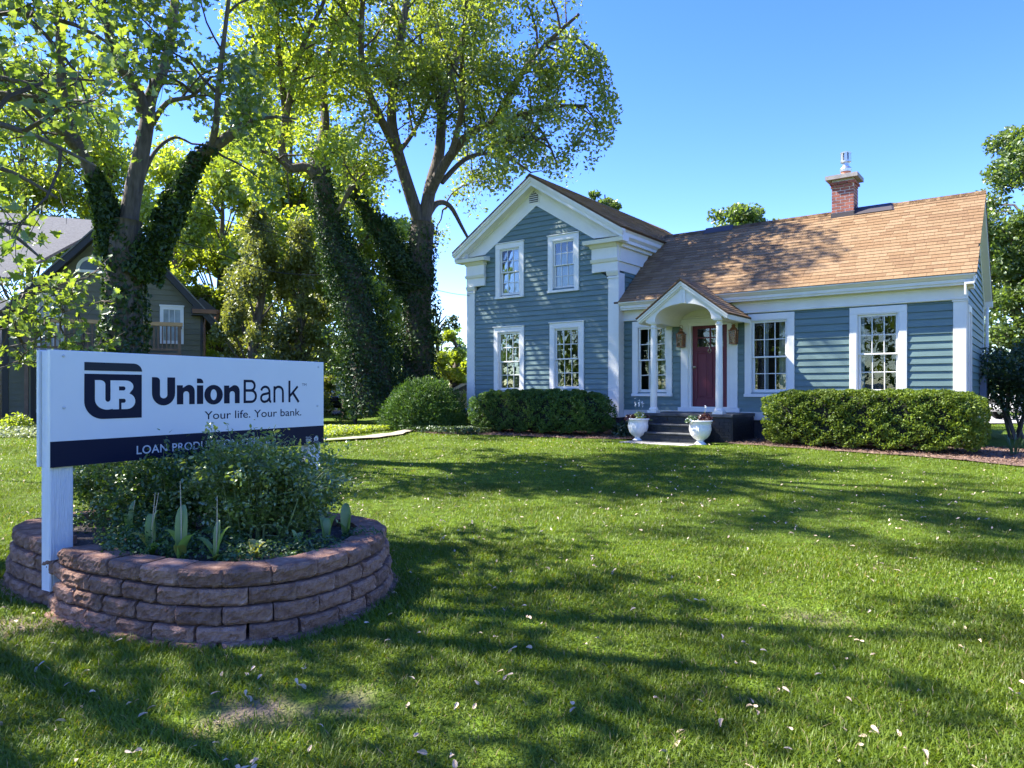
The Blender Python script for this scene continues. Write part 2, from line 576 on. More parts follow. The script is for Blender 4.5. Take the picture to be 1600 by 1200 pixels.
def house_shell():
    mb3 = MB()
    wall_sheet(mb3, GX0 + 0.02, GX1 - 0.02, -0.3, 3.6, [opening(w) for w in GWIN[:2]] + [(o[0], o[1], o[2], 3.6) for o in map(opening, GWIN[2:])], GW + 0.03, GW + 0.13)
    wall_sheet(mb3, GX0 + 0.02, GX1 - 0.02, 3.6, 4.75, [(o[0], o[1], 3.6, o[3]) for o in map(opening, GWIN[2:])], GW + 0.03, GW + 0.13)
    mb3.prism([(GX0 + 0.02, 4.75), (GX1 - 0.02, 4.75), (GC + 0.1, 6.3), (GC - 0.1, 6.3)], 'y', GW + 0.03, GW + 0.13)
    mb3.box(GX0 + 0.02, GX0 + 0.12, GW + 0.13, 8.0, -0.3, 4.7)
    mb3.box(GX1 - 0.12, GX1 - 0.02, GW + 0.13, 8.0, -0.3, 4.55)
    mb3.prism([(GX0 + 0.02, -0.3), (GX1 - 0.02, -0.3), (GX1 - 0.02, 4.6), (GC, 6.25), (GX0 + 0.02, 4.6)], 'y', 7.9, 8.0)
    mb3.build('gable_wall', SHEATH, house)
    mb = MB()
    wall_sheet(mb, GX1, WX1 - 0.02, -0.3, 2.5, [opening(w) for w in WWIN] + [(-0.47, 0.47, -0.1, 2.08)], 0.03, 0.13)
    wall_sheet(mb, GX1, WX1 - 0.02, -0.3, 2.5, [], WD - 0.1, WD)
    mb.prism([(0.13, -0.3), (0.3, -0.3), (0.3, 0.35), (0.3, 3.0), (0.13, 2.8)], 'x', WX1 - 0.12, WX1 - 0.02)
    mb.box(WX1 - 0.12, WX1 - 0.02, 0.3, 0.8, -0.3, 0.35)
    mb.box(WX1 - 0.12, WX1 - 0.02, 0.3, 0.8, 2.06, 2.95)
    mb.prism([(0.8, -0.3), (WD - 0.1, -0.3), (WD - 0.1, 2.8), (WRW, 4.72), (0.8, 3.5)], 'x', WX1 - 0.12, WX1 - 0.02)
    mb.build('wing_wall', SHEATH, house)
    mb = MB()                   # dark rooms: back partitions and floors
    mb.box(GX0 + 0.15, GX1 - 0.15, 2.6, 2.7, -0.3, 4.6)
    mb.box(GX0 + 0.15, GX1 - 0.15, GW + 0.15, 2.6, 2.62, 2.72)
    mb.box(GX1 + 0.02, WX1 - 0.15, 2.6, 2.7, -0.3, 2.7)
    mb.box(GX0 + 0.15, WX1 - 0.15, 0.14, 7.8, -0.28, -0.2)
    mb.box(GX1 + 0.02, WX1 - 0.15, 0.14, 2.6, 2.52, 2.6)
    mb.build('room_partition', DARK, house)
    mb = MB()
    mb.box(GX0 - 0.01, GX1 + 0.01, GW + 0.02, 8.0, BASE, -0.31)
    mb.box(GX1 + 0.01, WX1 - 0.01, 0.03, WD, BASE, -0.31)
    mb.build('foundation', FOUND, house)


house_shell()


def clap(x0b, x1b, x0t, x1t, z0, z1, w0, side=None):
    """one clapboard: thin at its top, thick at its lower edge; side: runs along y at x = w0 instead"""
    if side is None and x1b - x0b > 1.5 and abs(x0b - x0t) < 1e-6 and abs(x1b - x1t) < 1e-6:
        xm = rnd.uniform(x0b + 0.5, x1b - 0.5)          # butt joint
        clap(x0b, xm - 0.0015, x0t, xm - 0.0015, z0, z1, w0)
        clap(xm + 0.0015, x1b, xm + 0.0015, x1t, z0 + rnd.uniform(-.002, .002), z1, w0)
        return
    t0, t1 = 0.032, 0.004
    zt = z1 + 0.012
    if side is None:
        b4 = [(x0b, w0 - t0, z0), (x1b, w0 - t0, z0), (x1b, w0 + 0.03, z0), (x0b, w0 + 0.03, z0)]
        t4 = [(x0t, w0 - t1, zt), (x1t, w0 - t1, zt), (x1t, w0 + 0.03, zt), (x0t, w0 + 0.03, zt)]
    else:
        b4 = [(w0 + t0, x0b, z0), (w0 + t0, x1b, z0), (w0 - 0.03, x1b, z0), (w0 - 0.03, x0b, z0)]
        t4 = [(w0 + t1, x0t, zt), (w0 + t1, x1t, zt), (w0 - 0.03, x1t, zt), (w0 - 0.03, x0t, zt)]
    MB().hexa(b4, t4).build('clapboard', BLUE, house)


def runs(x0, x1, z, e, wins):
    segs = [(x0, x1)]
    for w in wins:
        if z + e > w[2] + 0.13 and z < w[3] - 0.13:
            a, b = w[0] + 0.06, w[1] - 0.06
            ns = []
            for s in segs:
                if b <= s[0] or a >= s[1]:
                    ns.append(s)
                else:
                    if a > s[0]:
                        ns.append((s[0], a))
                    if b < s[1]:
                        ns.append((b, s[1]))
            segs = ns
    return [s for s in segs if s[1] - s[0] > 0.03]


def clad():
    e, z = 0.14, -0.12
    ap, sl = 5.66, 0.626
    while z < ap - 0.03:
        zt = min(z + e, ap)

        def lim(h):
            a, b = GX0 + 0.25, GX1 - 0.27
            if h > 3.45:
                a, b = GX0 + 0.5, GX1 - 0.5
            return max(a, GC - (ap - h) / sl), min(b, GC + (ap - h) / sl)
        a0, b0 = lim(z)
        a1, b1 = lim(zt + 0.012)
        a1, b1 = min(max(a1, a0), b0), max(min(b1, b0), a0)
        rr = runs(a0, b0, z, e, GWIN)
        for i, s in enumerate(rr):
            clap(s[0], s[1], a1 if i == 0 else s[0], b1 if i == len(rr) - 1 else s[1], z, zt, GW)
        z += e
    e, z = 0.1535, -0.12
    while z < 2.2:
        zt = min(z + e, 2.235)
        for s in runs(GX1 + 0.0, 5.14, z, e, WWIN + [(-0.72, 0.72, -0.5, 2.3)]):
            clap(s[0], s[1], s[0], s[1], z, zt, 0.0)
        z += e
    # right end of the wing
    z = -0.12
    while z < WRH - 0.15:
        zt = z + e

        def liml(h):
            a, b = 0.12, WD - 0.12
            if h > 2.3:
                sl2 = (WRH - WEH) / (WRW - WEW)
                a = max(a, WRW - (WRH - 0.12 - h) / sl2)
                b = min(b, WRW + (WRH - 0.12 - h) / sl2)
            return a, b
        a0, b0 = liml(z)
        a1, b1 = liml(zt + 0.012)
        if b1 <= a1 + 0.02:
            break
        segs = [(a0, b0, a1, b1)]
        if z + e > 0.40 and z < 2.0:
            segs = [(a0, 0.32, a1, 0.32), (0.82, b0, 0.82, b1)]
        for s in segs:
            clap(s[0], s[1], s[2], s[3], z, zt, WX1, side=1)
        z += e
    # side of the gable block above the wing roof
    z, e = 2.6, 0.14
    while z < 3.55:
        w1 = WEW + (z + 0.1 - WEH) / ((WRH - WEH) / (WRW - WEW)) + 0.25
        clap(GW + 0.30, max(w1, GW + 0.4), GW + 0.30, max(w1, GW + 0.4), z, min(z + e, 3.58), GX1, side=1)
        z += e


clad()


PANES = {}


def window(x0, x1, z0, z1, w0, rows=(2, 2), curtain='drape', ncol=3, drip=True):
    mb = MB()
    f = w0 - 0.05
    mb.cbox(x0, x0 + CAS, f, w0 + 0.03, z0 + 0.06, z1 - CAS, 0.006)
    mb.cbox(x1 - CAS, x1, f, w0 + 0.03, z0 + 0.06, z1 - CAS, 0.006)
    mb.cbox(x0, x1, f, w0 + 0.03, z1 - CAS, z1, 0.006)
    if drip:
        mb.box(x0 - 0.02, x1 + 0.02, f - 0.03, w0 + 0.02, z1 + 0.001, z1 + 0.025)
    ox0, ox1, oz0, oz1 = x0 + CAS, x1 - CAS, z0 + 0.10, z1 - CAS
    # jamb liners
    mb.box(ox0, ox0 + 0.018, f + 0.008, w0 + 0.13, oz0, oz1)
    mb.box(ox1 - 0.018, ox1, f + 0.008, w0 + 0.13, oz0, oz1)
    mb.box(ox0 + 0.018, ox1 - 0.018, f + 0.008, w0 + 0.13, oz1 - 0.018, oz1)
    win = mb.build('window', WHITE2, house)
    sb = MB()
    sb.prism([(f - 0.025, z0 + 0.0), (w0 + 0.1, z0 + 0.0), (w0 + 0.1, oz0), (f - 0.025, z0 + 0.06)], 'x', x0 - 0.012, x1 + 0.012)
    sb.build('sill', WHITE2, win)
    zm = oz0 + (oz1 - oz0) * 0.49
    for up in (0, 1):
        y0 = w0 + 0.0 if up else w0 + 0.042
        y1 = y0 + 0.038
        a, b = (zm - 0.018, oz1 - 0.018) if up else (oz0, zm + 0.018)
        fr = 0.05
        lo = 0.035 if up else 0.075
        X0, X1 = ox0 + 0.02, ox1 - 0.02
        s = MB()
        s.cbox(X0, X0 + fr, y0, y1, a, b, 0.005)
        s.cbox(X1 - fr, X1, y0, y1, a, b, 0.005)
        s.cbox(X0 + fr, X1 - fr, y0, y1, b - (0.05 if up else 0.036), b, 0.005)
        s.cbox(X0 + fr, X1 - fr, y0, y1, a, a + lo, 0.005)
        ix0, ix1, iz0, iz1 = X0 + fr, X1 - fr, a + lo, b - (0.05 if up else 0.036)
        nr = rows[up]
        mw = 0.02
        pw = (ix1 - ix0 - mw * (ncol - 1)) / ncol
        ph = (iz1 - iz0 - mw * (nr - 1)) / nr
        for c in range(1, ncol):
            xx = ix0 + c * pw + (c - 1) * mw
            s.cbox(xx, xx + mw, y0 + 0.006, y1 - 0.006, iz0, iz1, 0.004)
        for r_ in range(1, nr):
            zz = iz0 + r_ * ph + (r_ - 1) * mw
            s.cbox(ix0, ix1, y0 + 0.008, y1 - 0.008, zz, zz + mw, 0.004)
        s.build('sash', WHITE2, win)
        key = (round(pw, 4), round(ph, 4))
        if key not in PANES:
            PANES[key] = MB().box(-0.002, pw + 0.002, 0, 0.004, -0.002, ph + 0.002)
            o = PANES[key].build('pane', GLASS, win)
            PANES[key] = o.data
            first = o
        else:
            first = None
        for c in range(ncol):
            for r_ in range(nr):
                o = first if first else link('pane', PANES[key], win)
                first = None
                o.location = (ix0 + c * (pw + mw), y0 + 0.018, iz0 + r_ * (ph + mw))
                o.rotation_euler = (rnd.uniform(-.004, .004), 0, rnd.uniform(-.006, .006))
    # what hangs inside
    def folds(xa, xb, za, zb, y, m, nm='curtain'):
        n = max(6, int((xb - xa) / 0.03))
        vs, fs = [], []
        for i in range(n + 1):
            t = i / n
            yy = y + 0.025 * math.sin(t * n * 0.9) + 0.008 * math.sin(t * 17)
            vs += [(xa + (xb - xa) * t, yy, za), (xa + (xb - xa) * t, yy, zb)]
        for i in range(n):
            fs.append((2 * i, 2 * i + 2, 2 * i + 3, 2 * i + 1))
        MB().add(vs, fs).build(nm, m, win, smooth=True)
    yb = w0 + 0.125
    if curtain == 'drape':
        ww = ox1 - ox0
        folds(ox0 + ww * 0.34, ox0 + ww * 0.44, oz0, oz1, yb, CURT)
        folds(ox1 - ww * 0.30, ox1 + 0.03, oz0 - 0.02, oz1, yb + 0.06, BLIND, 'blind')
    elif curtain == 'blinds':
        b = MB()
        z = oz0
        while z < oz1:
            b.prism([(yb, z), (yb + 0.035, z + 0.018), (yb + 0.035, z + 0.021), (yb, z + 0.003)], 'x', ox0 + (ox1 - ox0) * 0.5, ox1 + 0.02)
            z += 0.042
        b.build('blind', BLIND, win)
        folds(ox0 - 0.02, ox0 + 0.1, oz0, oz1, yb, CURT)
    elif curtain == 'sheer':
        folds(ox0 - 0.05, ox1 + 0.05, oz0 - 0.05, oz1 + 0.02, yb, CURTW)
    elif curtain == 'half':
        folds(ox0 - 0.05, ox1 + 0.05, oz0 - 0.05, oz0 + (oz1 - oz0) * 0.78, yb, CURTW)
    elif curtain == 'tie':
        folds(ox0 - 0.02, ox0 + 0.13, oz0, oz1, yb, CURT)
        folds(ox1 - 0.11, ox1 + 0.02, oz0, oz1, yb, CURT)
    return win


window(*GWIN[0], GW, curtain='blinds')
window(*GWIN[1], GW, curtain='tie')
window(*GWIN[2], GW, curtain='sheer')
window(*GWIN[3], GW, curtain='half')
window(*WWIN[0], 0.0, curtain='drape', drip=False)
window(*WWIN[1], 0.0, curtain='drape', drip=False)
window(*WWIN[2], 0.0, curtain='tie', drip=False)


def end_window():
    """narrow sash window on the shaded right end"""
    X = WX1
    y0, y1, z0, z1 = 0.22, 0.92, 0.25, 2.15
    mb = MB()
    mb.box(X - 0.03, X + 0.045, y0, y0 + 0.12, z0 + 0.06, z1 - 0.13)
    mb.box(X - 0.03, X + 0.045, y1 - 0.12, y1, z0 + 0.06, z1 - 0.13)
    mb.box(X - 0.03, X + 0.045, y0, y1, z1 - 0.13, z1)
    mb.box(X - 0.06, X + 0.065, y0 - 0.01, y1 + 0.01, z0, z0 + 0.06)
    win = mb.build('window', WHITE2, house)
    a, b = y0 + 0.12, y1 - 0.12
    zm = (z0 + z1) / 2
    for za, zb, xo in ((z0 + 0.06, zm + 0.02, -0.03), (zm - 0.02, z1 - 0.13, 0.0)):
        s = MB()
        s.box(X + xo - 0.03, X + xo, a, a + 0.045, za, zb)
        s.box(X + xo - 0.03, X + xo, b - 0.045, b, za, zb)
        s.box(X + xo - 0.03, X + xo, a + 0.045, b - 0.045, za, za + 0.05)
        s.box(X + xo - 0.03, X + xo, a + 0.045, b - 0.045, zb - 0.05, zb)
        s.box(X + xo - 0.025, X + xo - 0.005, (a + b) / 2 - 0.01, (a + b) / 2 + 0.01, za + 0.05, zb - 0.05)
        s.build('sash', WHITE2, win)
        for k in (0, 1):
            ya = a + 0.045 + k * ((b - a - 0.09) / 2)
            MB().box(X + xo - 0.017, X + xo - 0.013, ya + 0.001, ya + (b - a - 0.09) / 2 - 0.001, za + 0.051, zb - 0.051).build('pane', GLASS, win)


end_window()


# ------------------------------------------------------------------ white trim
def trim():
    T = lambda nm, mb, sm=False: mb.build(nm, WHITE, house, smooth=sm)
    # pilasters of the gable front
    for xa, xb, yb in ((GX0 - 0.02, GX0 + 0.25, 0.3), (GX1 - 0.28, GX1 + 0.0, 0.0)):
        m = MB()
        m.cbox(xa, xb, GW - 0.045, GW + 0.02, -0.31, 3.42, 0.006)
        T('pilaster', m)
        m = MB()
        m.box(xa - 0.02, xb + 0.02, GW - 0.065, GW + 0.02, 3.36, 3.40)
        m.prism([(GW - 0.05, 3.43), (GW + 0.02, 3.43), (GW + 0.02, 3.55), (GW - 0.10, 3.55), (GW - 0.085, 3.50)], 'x', xa - 0.035, xb + 0.035)
        T('pilaster_capital', m)
    m = MB()
    m.box(GX1 - 0.002, GX1 + 0.035, GW - 0.044, 0.02, -0.31, 3.5)          # side board of the right pilaster
    T('corner_board', m)
    T('corner_board', MB().box(GX0 - 0.055, GX0 - 0.021, GW - 0.044, 0.10, -0.31, 3.5))
    # raking frieze boards (their lower edge bounds the clapboards)
    ap, sl = 5.66, 0.626
    for sg in (-1, 1):
        m = MB()
        xo = 2.66
        p = [(GC, ap), (GC + sg * 1.88, ap - sl * 1.88), (GC + sg * 2.50, ap - sl * 1.88 - 0.02), (GC + sg * xo, GAP - 0.26 - GSL * xo), (GC, GAP - 0.26)]
        m.prism(p if sg > 0 else p[::-1], 'y', GW - 0.035, GW + 0.03)
        T('frieze_board', m)
        # stepped raking cornice
        def band(h0, h1, ya, yb, xe, nm):
            mm = MB()
            q = [(GC, GAP - h1), (GC + sg * xe, GAP - h1 - GSL * xe), (GC + sg * xe, GAP - h0 - GSL * xe), (GC, GAP - h0)]
            mm.prism(q if sg > 0 else q[::-1], 'y', ya, yb)
            T(nm, mm)
        band(0.045, 0.115, GW - 0.36, GW - 0.2, 2.93, 'crown_moulding')
        band(0.115, 0.175, GW - 0.335, GW - 0.2, 2.91, 'crown_moulding')
        band(0.175, 0.30, GW - 0.30, GW + 0.03, 2.88, 'rake_fascia')
        band(0.30, 0.345, GW - 0.075, GW - 0.03, 2.6, 'bed_moulding')
    # cornice returns with their stepped boxes
    def ret(xo, xi, sg):
        # xo: outer wall face; xi: inner end of the return; sg=+1 right, -1 left
        m = MB()
        cap0, cap1 = xo + sg * 0.30, xi - sg * 0.16
        a, b = sorted((cap0, cap1))
        m.hexa([(a, GW - 0.30, 4.27), (b, GW - 0.30, 4.27), (b, GW + 0.03, 4.27), (a, GW + 0.03, 4.27)],
               [(a, GW - 0.33, 4.37), (b, GW - 0.33, 4.37), (b, GW + 0.03, 4.42), (a, GW + 0.03, 4.42)])
        T('cornice_return', m)
        m = MB()
        a, b = sorted((xo + sg * 0.04, xi - sg * 0.03))
        m.prism([(GW - 0.14, 4.18), (GW + 0.02, 4.18), (GW + 0.02, 4.27), (GW - 0.22, 4.27)], 'x', a, b)
        a, b = sorted((xo + sg * 0.03, xi))
        m.box(a, b, GW - 0.11, GW + 0.02, 3.88, 4.18)
        m.prism([(GW - 0.12, 3.80), (GW + 0.02, 3.80), (GW + 0.02, 3.88), (GW - 0.155, 3.88)], 'x', a - 0.02, b + 0.02)
        m.box(a, b, GW - 0.085, GW + 0.02, 3.55, 3.80)
        T('frieze_block', m)
    ret(GX1, GX1 - 0.75, 1)
    ret(GX0, GX0 + 0.68, -1)
    # side entablature of the gable block running back along the wing roof
    for sg, X in ((1, GX1), (-1, GX0)):
        m = MB()
        yb = 2.6 if sg > 0 else 7.9

        def sb(x0, x1, z0, z1):
            a, b = sorted((X + sg * x0, X + sg * x1))
            m.box(a, b, GW + 0.021, yb, z0, z1)
        sb(-0.01, 0.03, 3.56, 3.80)
        sb(-0.01, 0.075, 3.80, 3.88)
        sb(-0.01, 0.05, 3.88, 4.18)
        sb(-0.01, 0.12, 4.18, 4.27)
        T('side_frieze', m)
        m = MB()
        a, b = sorted((X - sg * 0.01, X + sg * 0.20))
        m.box(a, b, GW + 0.031, yb + 0.1, 4.271, 4.35)
        a, b = sorted((X + sg * 0.0, X + sg * 0.25))
        m.box(a, b, GW - 0.198, yb + 0.1, 4.42, 4.52)
        q = [(X + sg * 0.19, 4.36), (X + sg * 0.245, 4.42), (X - sg * 0.01, 4.42), (X - sg * 0.01, 4.36)]
        m.prism(q if sg < 0 else q[::-1], 'y', GW + 0.032, yb + 0.1)
        q = [(X + sg * 0.25, 4.525), (X + sg * 0.31, 4.60), (X - sg * 0.01, 4.62), (X - sg * 0.01, 4.525)]
        m.prism(q if sg < 0 else q[::-1], 'y', GW - 0.21, yb + 0.1)
        T('eave_cornice', m)
    # gable vent: five-sided louvre
    m = MB()
    cx_ = GC - 0.08
    f = GW - 0.035
    out = [(cx_ - 0.20, 5.72), (cx_ + 0.20, 5.72), (cx_ + 0.20, 5.97), (cx_, 6.14), (cx_ - 0.20, 5.97)]
    vent = MB().prism(out, 'y', f - 0.012, f - 0.001).build('gable_vent', WHITE, house)
    inn = [(cx_ - 0.155, 5.76), (cx_ + 0.155, 5.76), (cx_ + 0.155, 5.95), (cx_, 6.085), (cx_ - 0.155, 5.95)]
    MB().prism(inn, 'y', f - 0.015, f - 0.0121).build('vent_opening', DARK, vent)
    for k in range(5):
        z = 5.775 + k * 0.058
        hwid = 0.155 if z < 5.92 else 0.155 * (6.085 - z - 0.03) / 0.135
        if hwid > 0.02:
            MB().prism([(f - 0.045, z), (f - 0.0151, z + 0.03), (f - 0.0151, z + 0.04), (f - 0.045, z + 0.012)], 'x', cx_ - hwid, cx_ + hwid).build('louvre', WHITE, vent)
    # wing: skirt, frieze, cornice, corner post
    m = MB()
    m.cbox(GX1 + 0.036, WX1 + 0.02, -0.045, 0.03, -0.30, -0.125, 0.006)
    m.box(GX1 + 0.036, WX1 + 0.03, -0.06, 0.02, -0.125, -0.11)
    T('skirt_board', m)
    m = MB()
    m.cbox(GX0 - 0.02, GX1, GW - 0.04, GW + 0.03, -0.312, -0.125, 0.006)
    T('skirt_board', m)
    m = MB()
    m.box(WX1 - 0.01, WX1 + 0.03, 0.03, WD, -0.30, -0.12)
    T('skirt_board', m)
    m = MB()
    m.box(GX1 + 0.036, WX1 + 0.025, -0.055, 0.03, 2.225, 2.50)
    m.prism([(-0.055, 2.222), (-0.075, 2.235), (-0.075, 2.252), (-0.055, 2.265)], 'x', GX1 + 0.036, WX1 + 0.045)
    T('frieze_board', m)
    m = MB()
    m.box(GX1 + 0.04, WX1 + 0.14, -0.24, 0.02, 2.50, 2.545)
    m.box(GX1 + 0.04, WX1 + 0.14, -0.27, -0.05, 2.545, 2.615)
    T('eave_fascia', m)
    m = MB()
    m.prism([(-0.29, 2.617), (-0.02, 2.617), (-0.02, 2.72), (-0.36, 2.70), (-0.355, 2.675), (-0.32, 2.65)], 'x', GX1 + 0.04, WX1 + 0.19)
    T('gutter_moulding', m)
    m = MB()
    m.cbox(5.12, WX1 + 0.02, -0.05, 0.03, -0.30, 2.20, 0.006)
    m.box(5.10, WX1 + 0.045, -0.07, 0.03, 2.195, 2.222)
    T('corner_post', m)
    m = MB()
    m.box(WX1 - 0.001, WX1 + 0.035, 0.03, 0.13, -0.119, 2.5)
    T('corner_board', m)
    T('corner_board', MB().box(WX1 - 0.001, WX1 + 0.035, WD - 0.2, WD, -0.119, 2.5))
    # raking boards at the right end
    sl2 = (WRH - WEH) / (WRW - WEW)
    for sg in (-1, 1):
        def rk(h0, h1, xa, xb, nm):
            run = WRW - WEW - 0.02
            q = [(WRW, WRH - h1), (WRW + sg * run, WRH - h1 - sl2 * run), (WRW + sg * run, WRH - h0 - sl2 * run), (WRW, WRH - h0)]
            T(nm, MB().prism(q if sg > 0 else q[::-1], 'x', xa, xb))
        rk(0.05, 0.20, WX1 + 0.15, WX1 + 0.185, 'rake_fascia')
        rk(0.20, 0.235, WX1 + 0.0, WX1 + 0.17, 'rake_soffit')
        rk(0.236, 0.44, WX1 + 0.0, WX1 + 0.035, 'frieze_board')
    # short eave return on the right end and the downspout behind
    m = MB()
    m.box(WX1 + 0.036, WX1 + 0.14, 0.021, 0.25, 2.45, 2.545)
    T('eave_return', m)
    m = MB()
    m.box(WX1 - 0.1, WX1 + 0.2, WD + 0.15, WD + 0.34, 2.5, 2.66)
    m.tube([(WX1 + 0.09, WD + 0.22, 2.55), (WX1 + 0.09, WD + 0.06, 2.35), (WX1 + 0.09, WD + 0.05, -0.7)], 0.04, 8)
    T('downspout', m)
    m = MB()
    m.box(WX1 + 0.03, WX1 + 0.16, 3.2, 3.62, 0.15, 0.75)
    m.tube([(WX1 + 0.09, 3.41, 0.15), (WX1 + 0.09, 3.41, -0.8)], 0.03, 8)
    m.build('meter_box', mat('meter_grey', (0.12, 0.14, 0.2), 0.5), house)


trim()


# ------------------------------------------------------------------ roofs and their shingles
SH_ALL = []          # (4x4 matrix list, tone, width)


def deck(mb, quad, th):
    q = [Vector(p) for p in quad]
    n = (q[1] - q[0]).cross(q[3] - q[0]).normalized()
    mb.hexa([p - n * th for p in q], q)


def shingle_field(O, U, S, width, length, expo=0.135, keep=None):
    """O lower left corner of the roof plane, U along the eave, S up the slope"""
    O, U, S = Vector(O), Vector(U).normalized(), Vector(S).normalized()
    N = U.cross(S)
    row, t = 0, 0.0
    while t < length - 0.03:
        x = -rnd.random() * 0.25
        while x < width:
            w_ = rnd.choice((0.2, 0.27, 0.33, 0.33, 0.4))
            a, b = max(x, 0.0), min(x + w_ - 0.004, width)
            x += w_
            if b - a < 0.03:
                continue
            if keep and not keep((a + b) / 2, t):
                continue
            SH_ALL.append((O + U * a + S * t, U, S, N, b - a, min(expo + 0.03, length - t + 0.02), rnd.randrange(5), 0.006 * rnd.random()))
        t += expo
        row += 1


def roofs():
    sl = (WRH - WEH) / (WRW - WEW)
    mb = MB()
    deck(mb, [(GX1 - 0.1, WEW, WEH - 0.015), (WX1 + 0.2, WEW, WEH - 0.015), (WX1 + 0.2, WRW, WRH - 0.015), (GX1 - 0.1, WRW, WRH - 0.015)], 0.05)
    deck(mb, [(WX1 + 0.2, 2 * WRW - WEW, WEH - 0.015), (GX1 - 0.1, 2 * WRW - WEW, WEH - 0.015), (GX1 - 0.1, WRW, WRH - 0.015), (WX1 + 0.2, WRW, WRH - 0.015)], 0.05)
    mb.build('wing_roof', ROOFD, house)
    L_ = math.hypot(WRW - WEW, WRH - WEH)
    shingle_field((GX1 + 0.04, WEW - 0.02, WEH - 0.02 * sl), (1, 0, 0), (0, WRW - WEW, WRH - WEH), WX1 + 0.215 - GX1 - 0.04, L_ + 0.03, 0.138)
    m = MB()
    x = GX1 + 0.0
    while x < WX1 + 0.2:
        w_ = min(0.3, WX1 + 0.205 - x)
        m.add([(x, WRW - 0.13, WRH - 0.085), (x + w_, WRW - 0.13, WRH - 0.085), (x + w_, WRW, WRH + 0.022), (x, WRW, WRH + 0.022), (x, WRW + 0.13, WRH - 0.085), (x + w_, WRW + 0.13, WRH - 0.085)],
              [(0, 1, 2, 3), (3, 2, 5, 4)], rnd.randrange(5))
        x += 0.145
    m.build('ridge_cap', SHN, house)
    # black ridge vents
    m = MB()
    m.hexa([(2.86, WRW - 0.26, WRH - 0.20), (3.74, WRW - 0.26, WRH - 0.20), (3.74, WRW + 0.05, WRH + 0.03), (2.86, WRW + 0.05, WRH + 0.03)],
           [(2.86, WRW - 0.28, WRH - 0.185), (3.70, WRW - 0.28, WRH - 0.185), (3.62, WRW, WRH + 0.045), (2.86, WRW, WRH + 0.045)])
    m.build('ridge_vent', FLASH, house)
    m = MB()
    m.hexa([(-1.0, WRW - 0.2, WRH - 0.15), (-0.2, WRW - 0.2, WRH - 0.15), (-0.2, WRW + 0.05, WRH + 0.03), (-1.0, WRW + 0.05, WRH + 0.03)],
           [(-1.0, WRW - 0.2, WRH - 0.12), (-0.2, WRW - 0.2, WRH - 0.12), (-0.25, WRW, WRH + 0.06), (-1.0, WRW, WRH + 0.06)])
    m.build('ridge_vent', FLASH, house)
    # gable block roof
    xe = 2.93
    y0, y1 = GW - 0.37, 8.2
    mb = MB()
    deck(mb, [(GC + xe, y0, GAP - GSL * xe), (GC + xe, y1, GAP - GSL * xe), (GC, y1, GAP), (GC, y0, GAP)], 0.045)
    deck(mb, [(GC - xe, y1, GAP - GSL * xe), (GC - xe, y0, GAP - GSL * xe), (GC, y0, GAP), (GC, y1, GAP)], 0.045)
    mb.build('gable_roof', ROOFD, house)
    Lg = math.hypot(xe, xe * GSL)
    shingle_field((GC + xe + 0.02, y0 - 0.015, GAP - GSL * (xe + 0.02) + 0.012), (0, 1, 0), (-xe, 0, GSL * xe), y1 - y0, Lg + 0.03, 0.14)
    m = MB()
    m.add([(GC - 0.15, y0 - .01, GAP - 0.07), (GC - 0.15, y1, GAP - 0.07), (GC, y1, GAP + 0.035), (GC, y0 - .01, GAP + 0.035), (GC + 0.15, y1, GAP - 0.07), (GC + 0.15, y0 - .01, GAP - 0.07)],
          [(0, 3, 2, 1), (3, 5, 4, 2)])
    m.build('ridge_cap', SHN[2], house)


roofs()


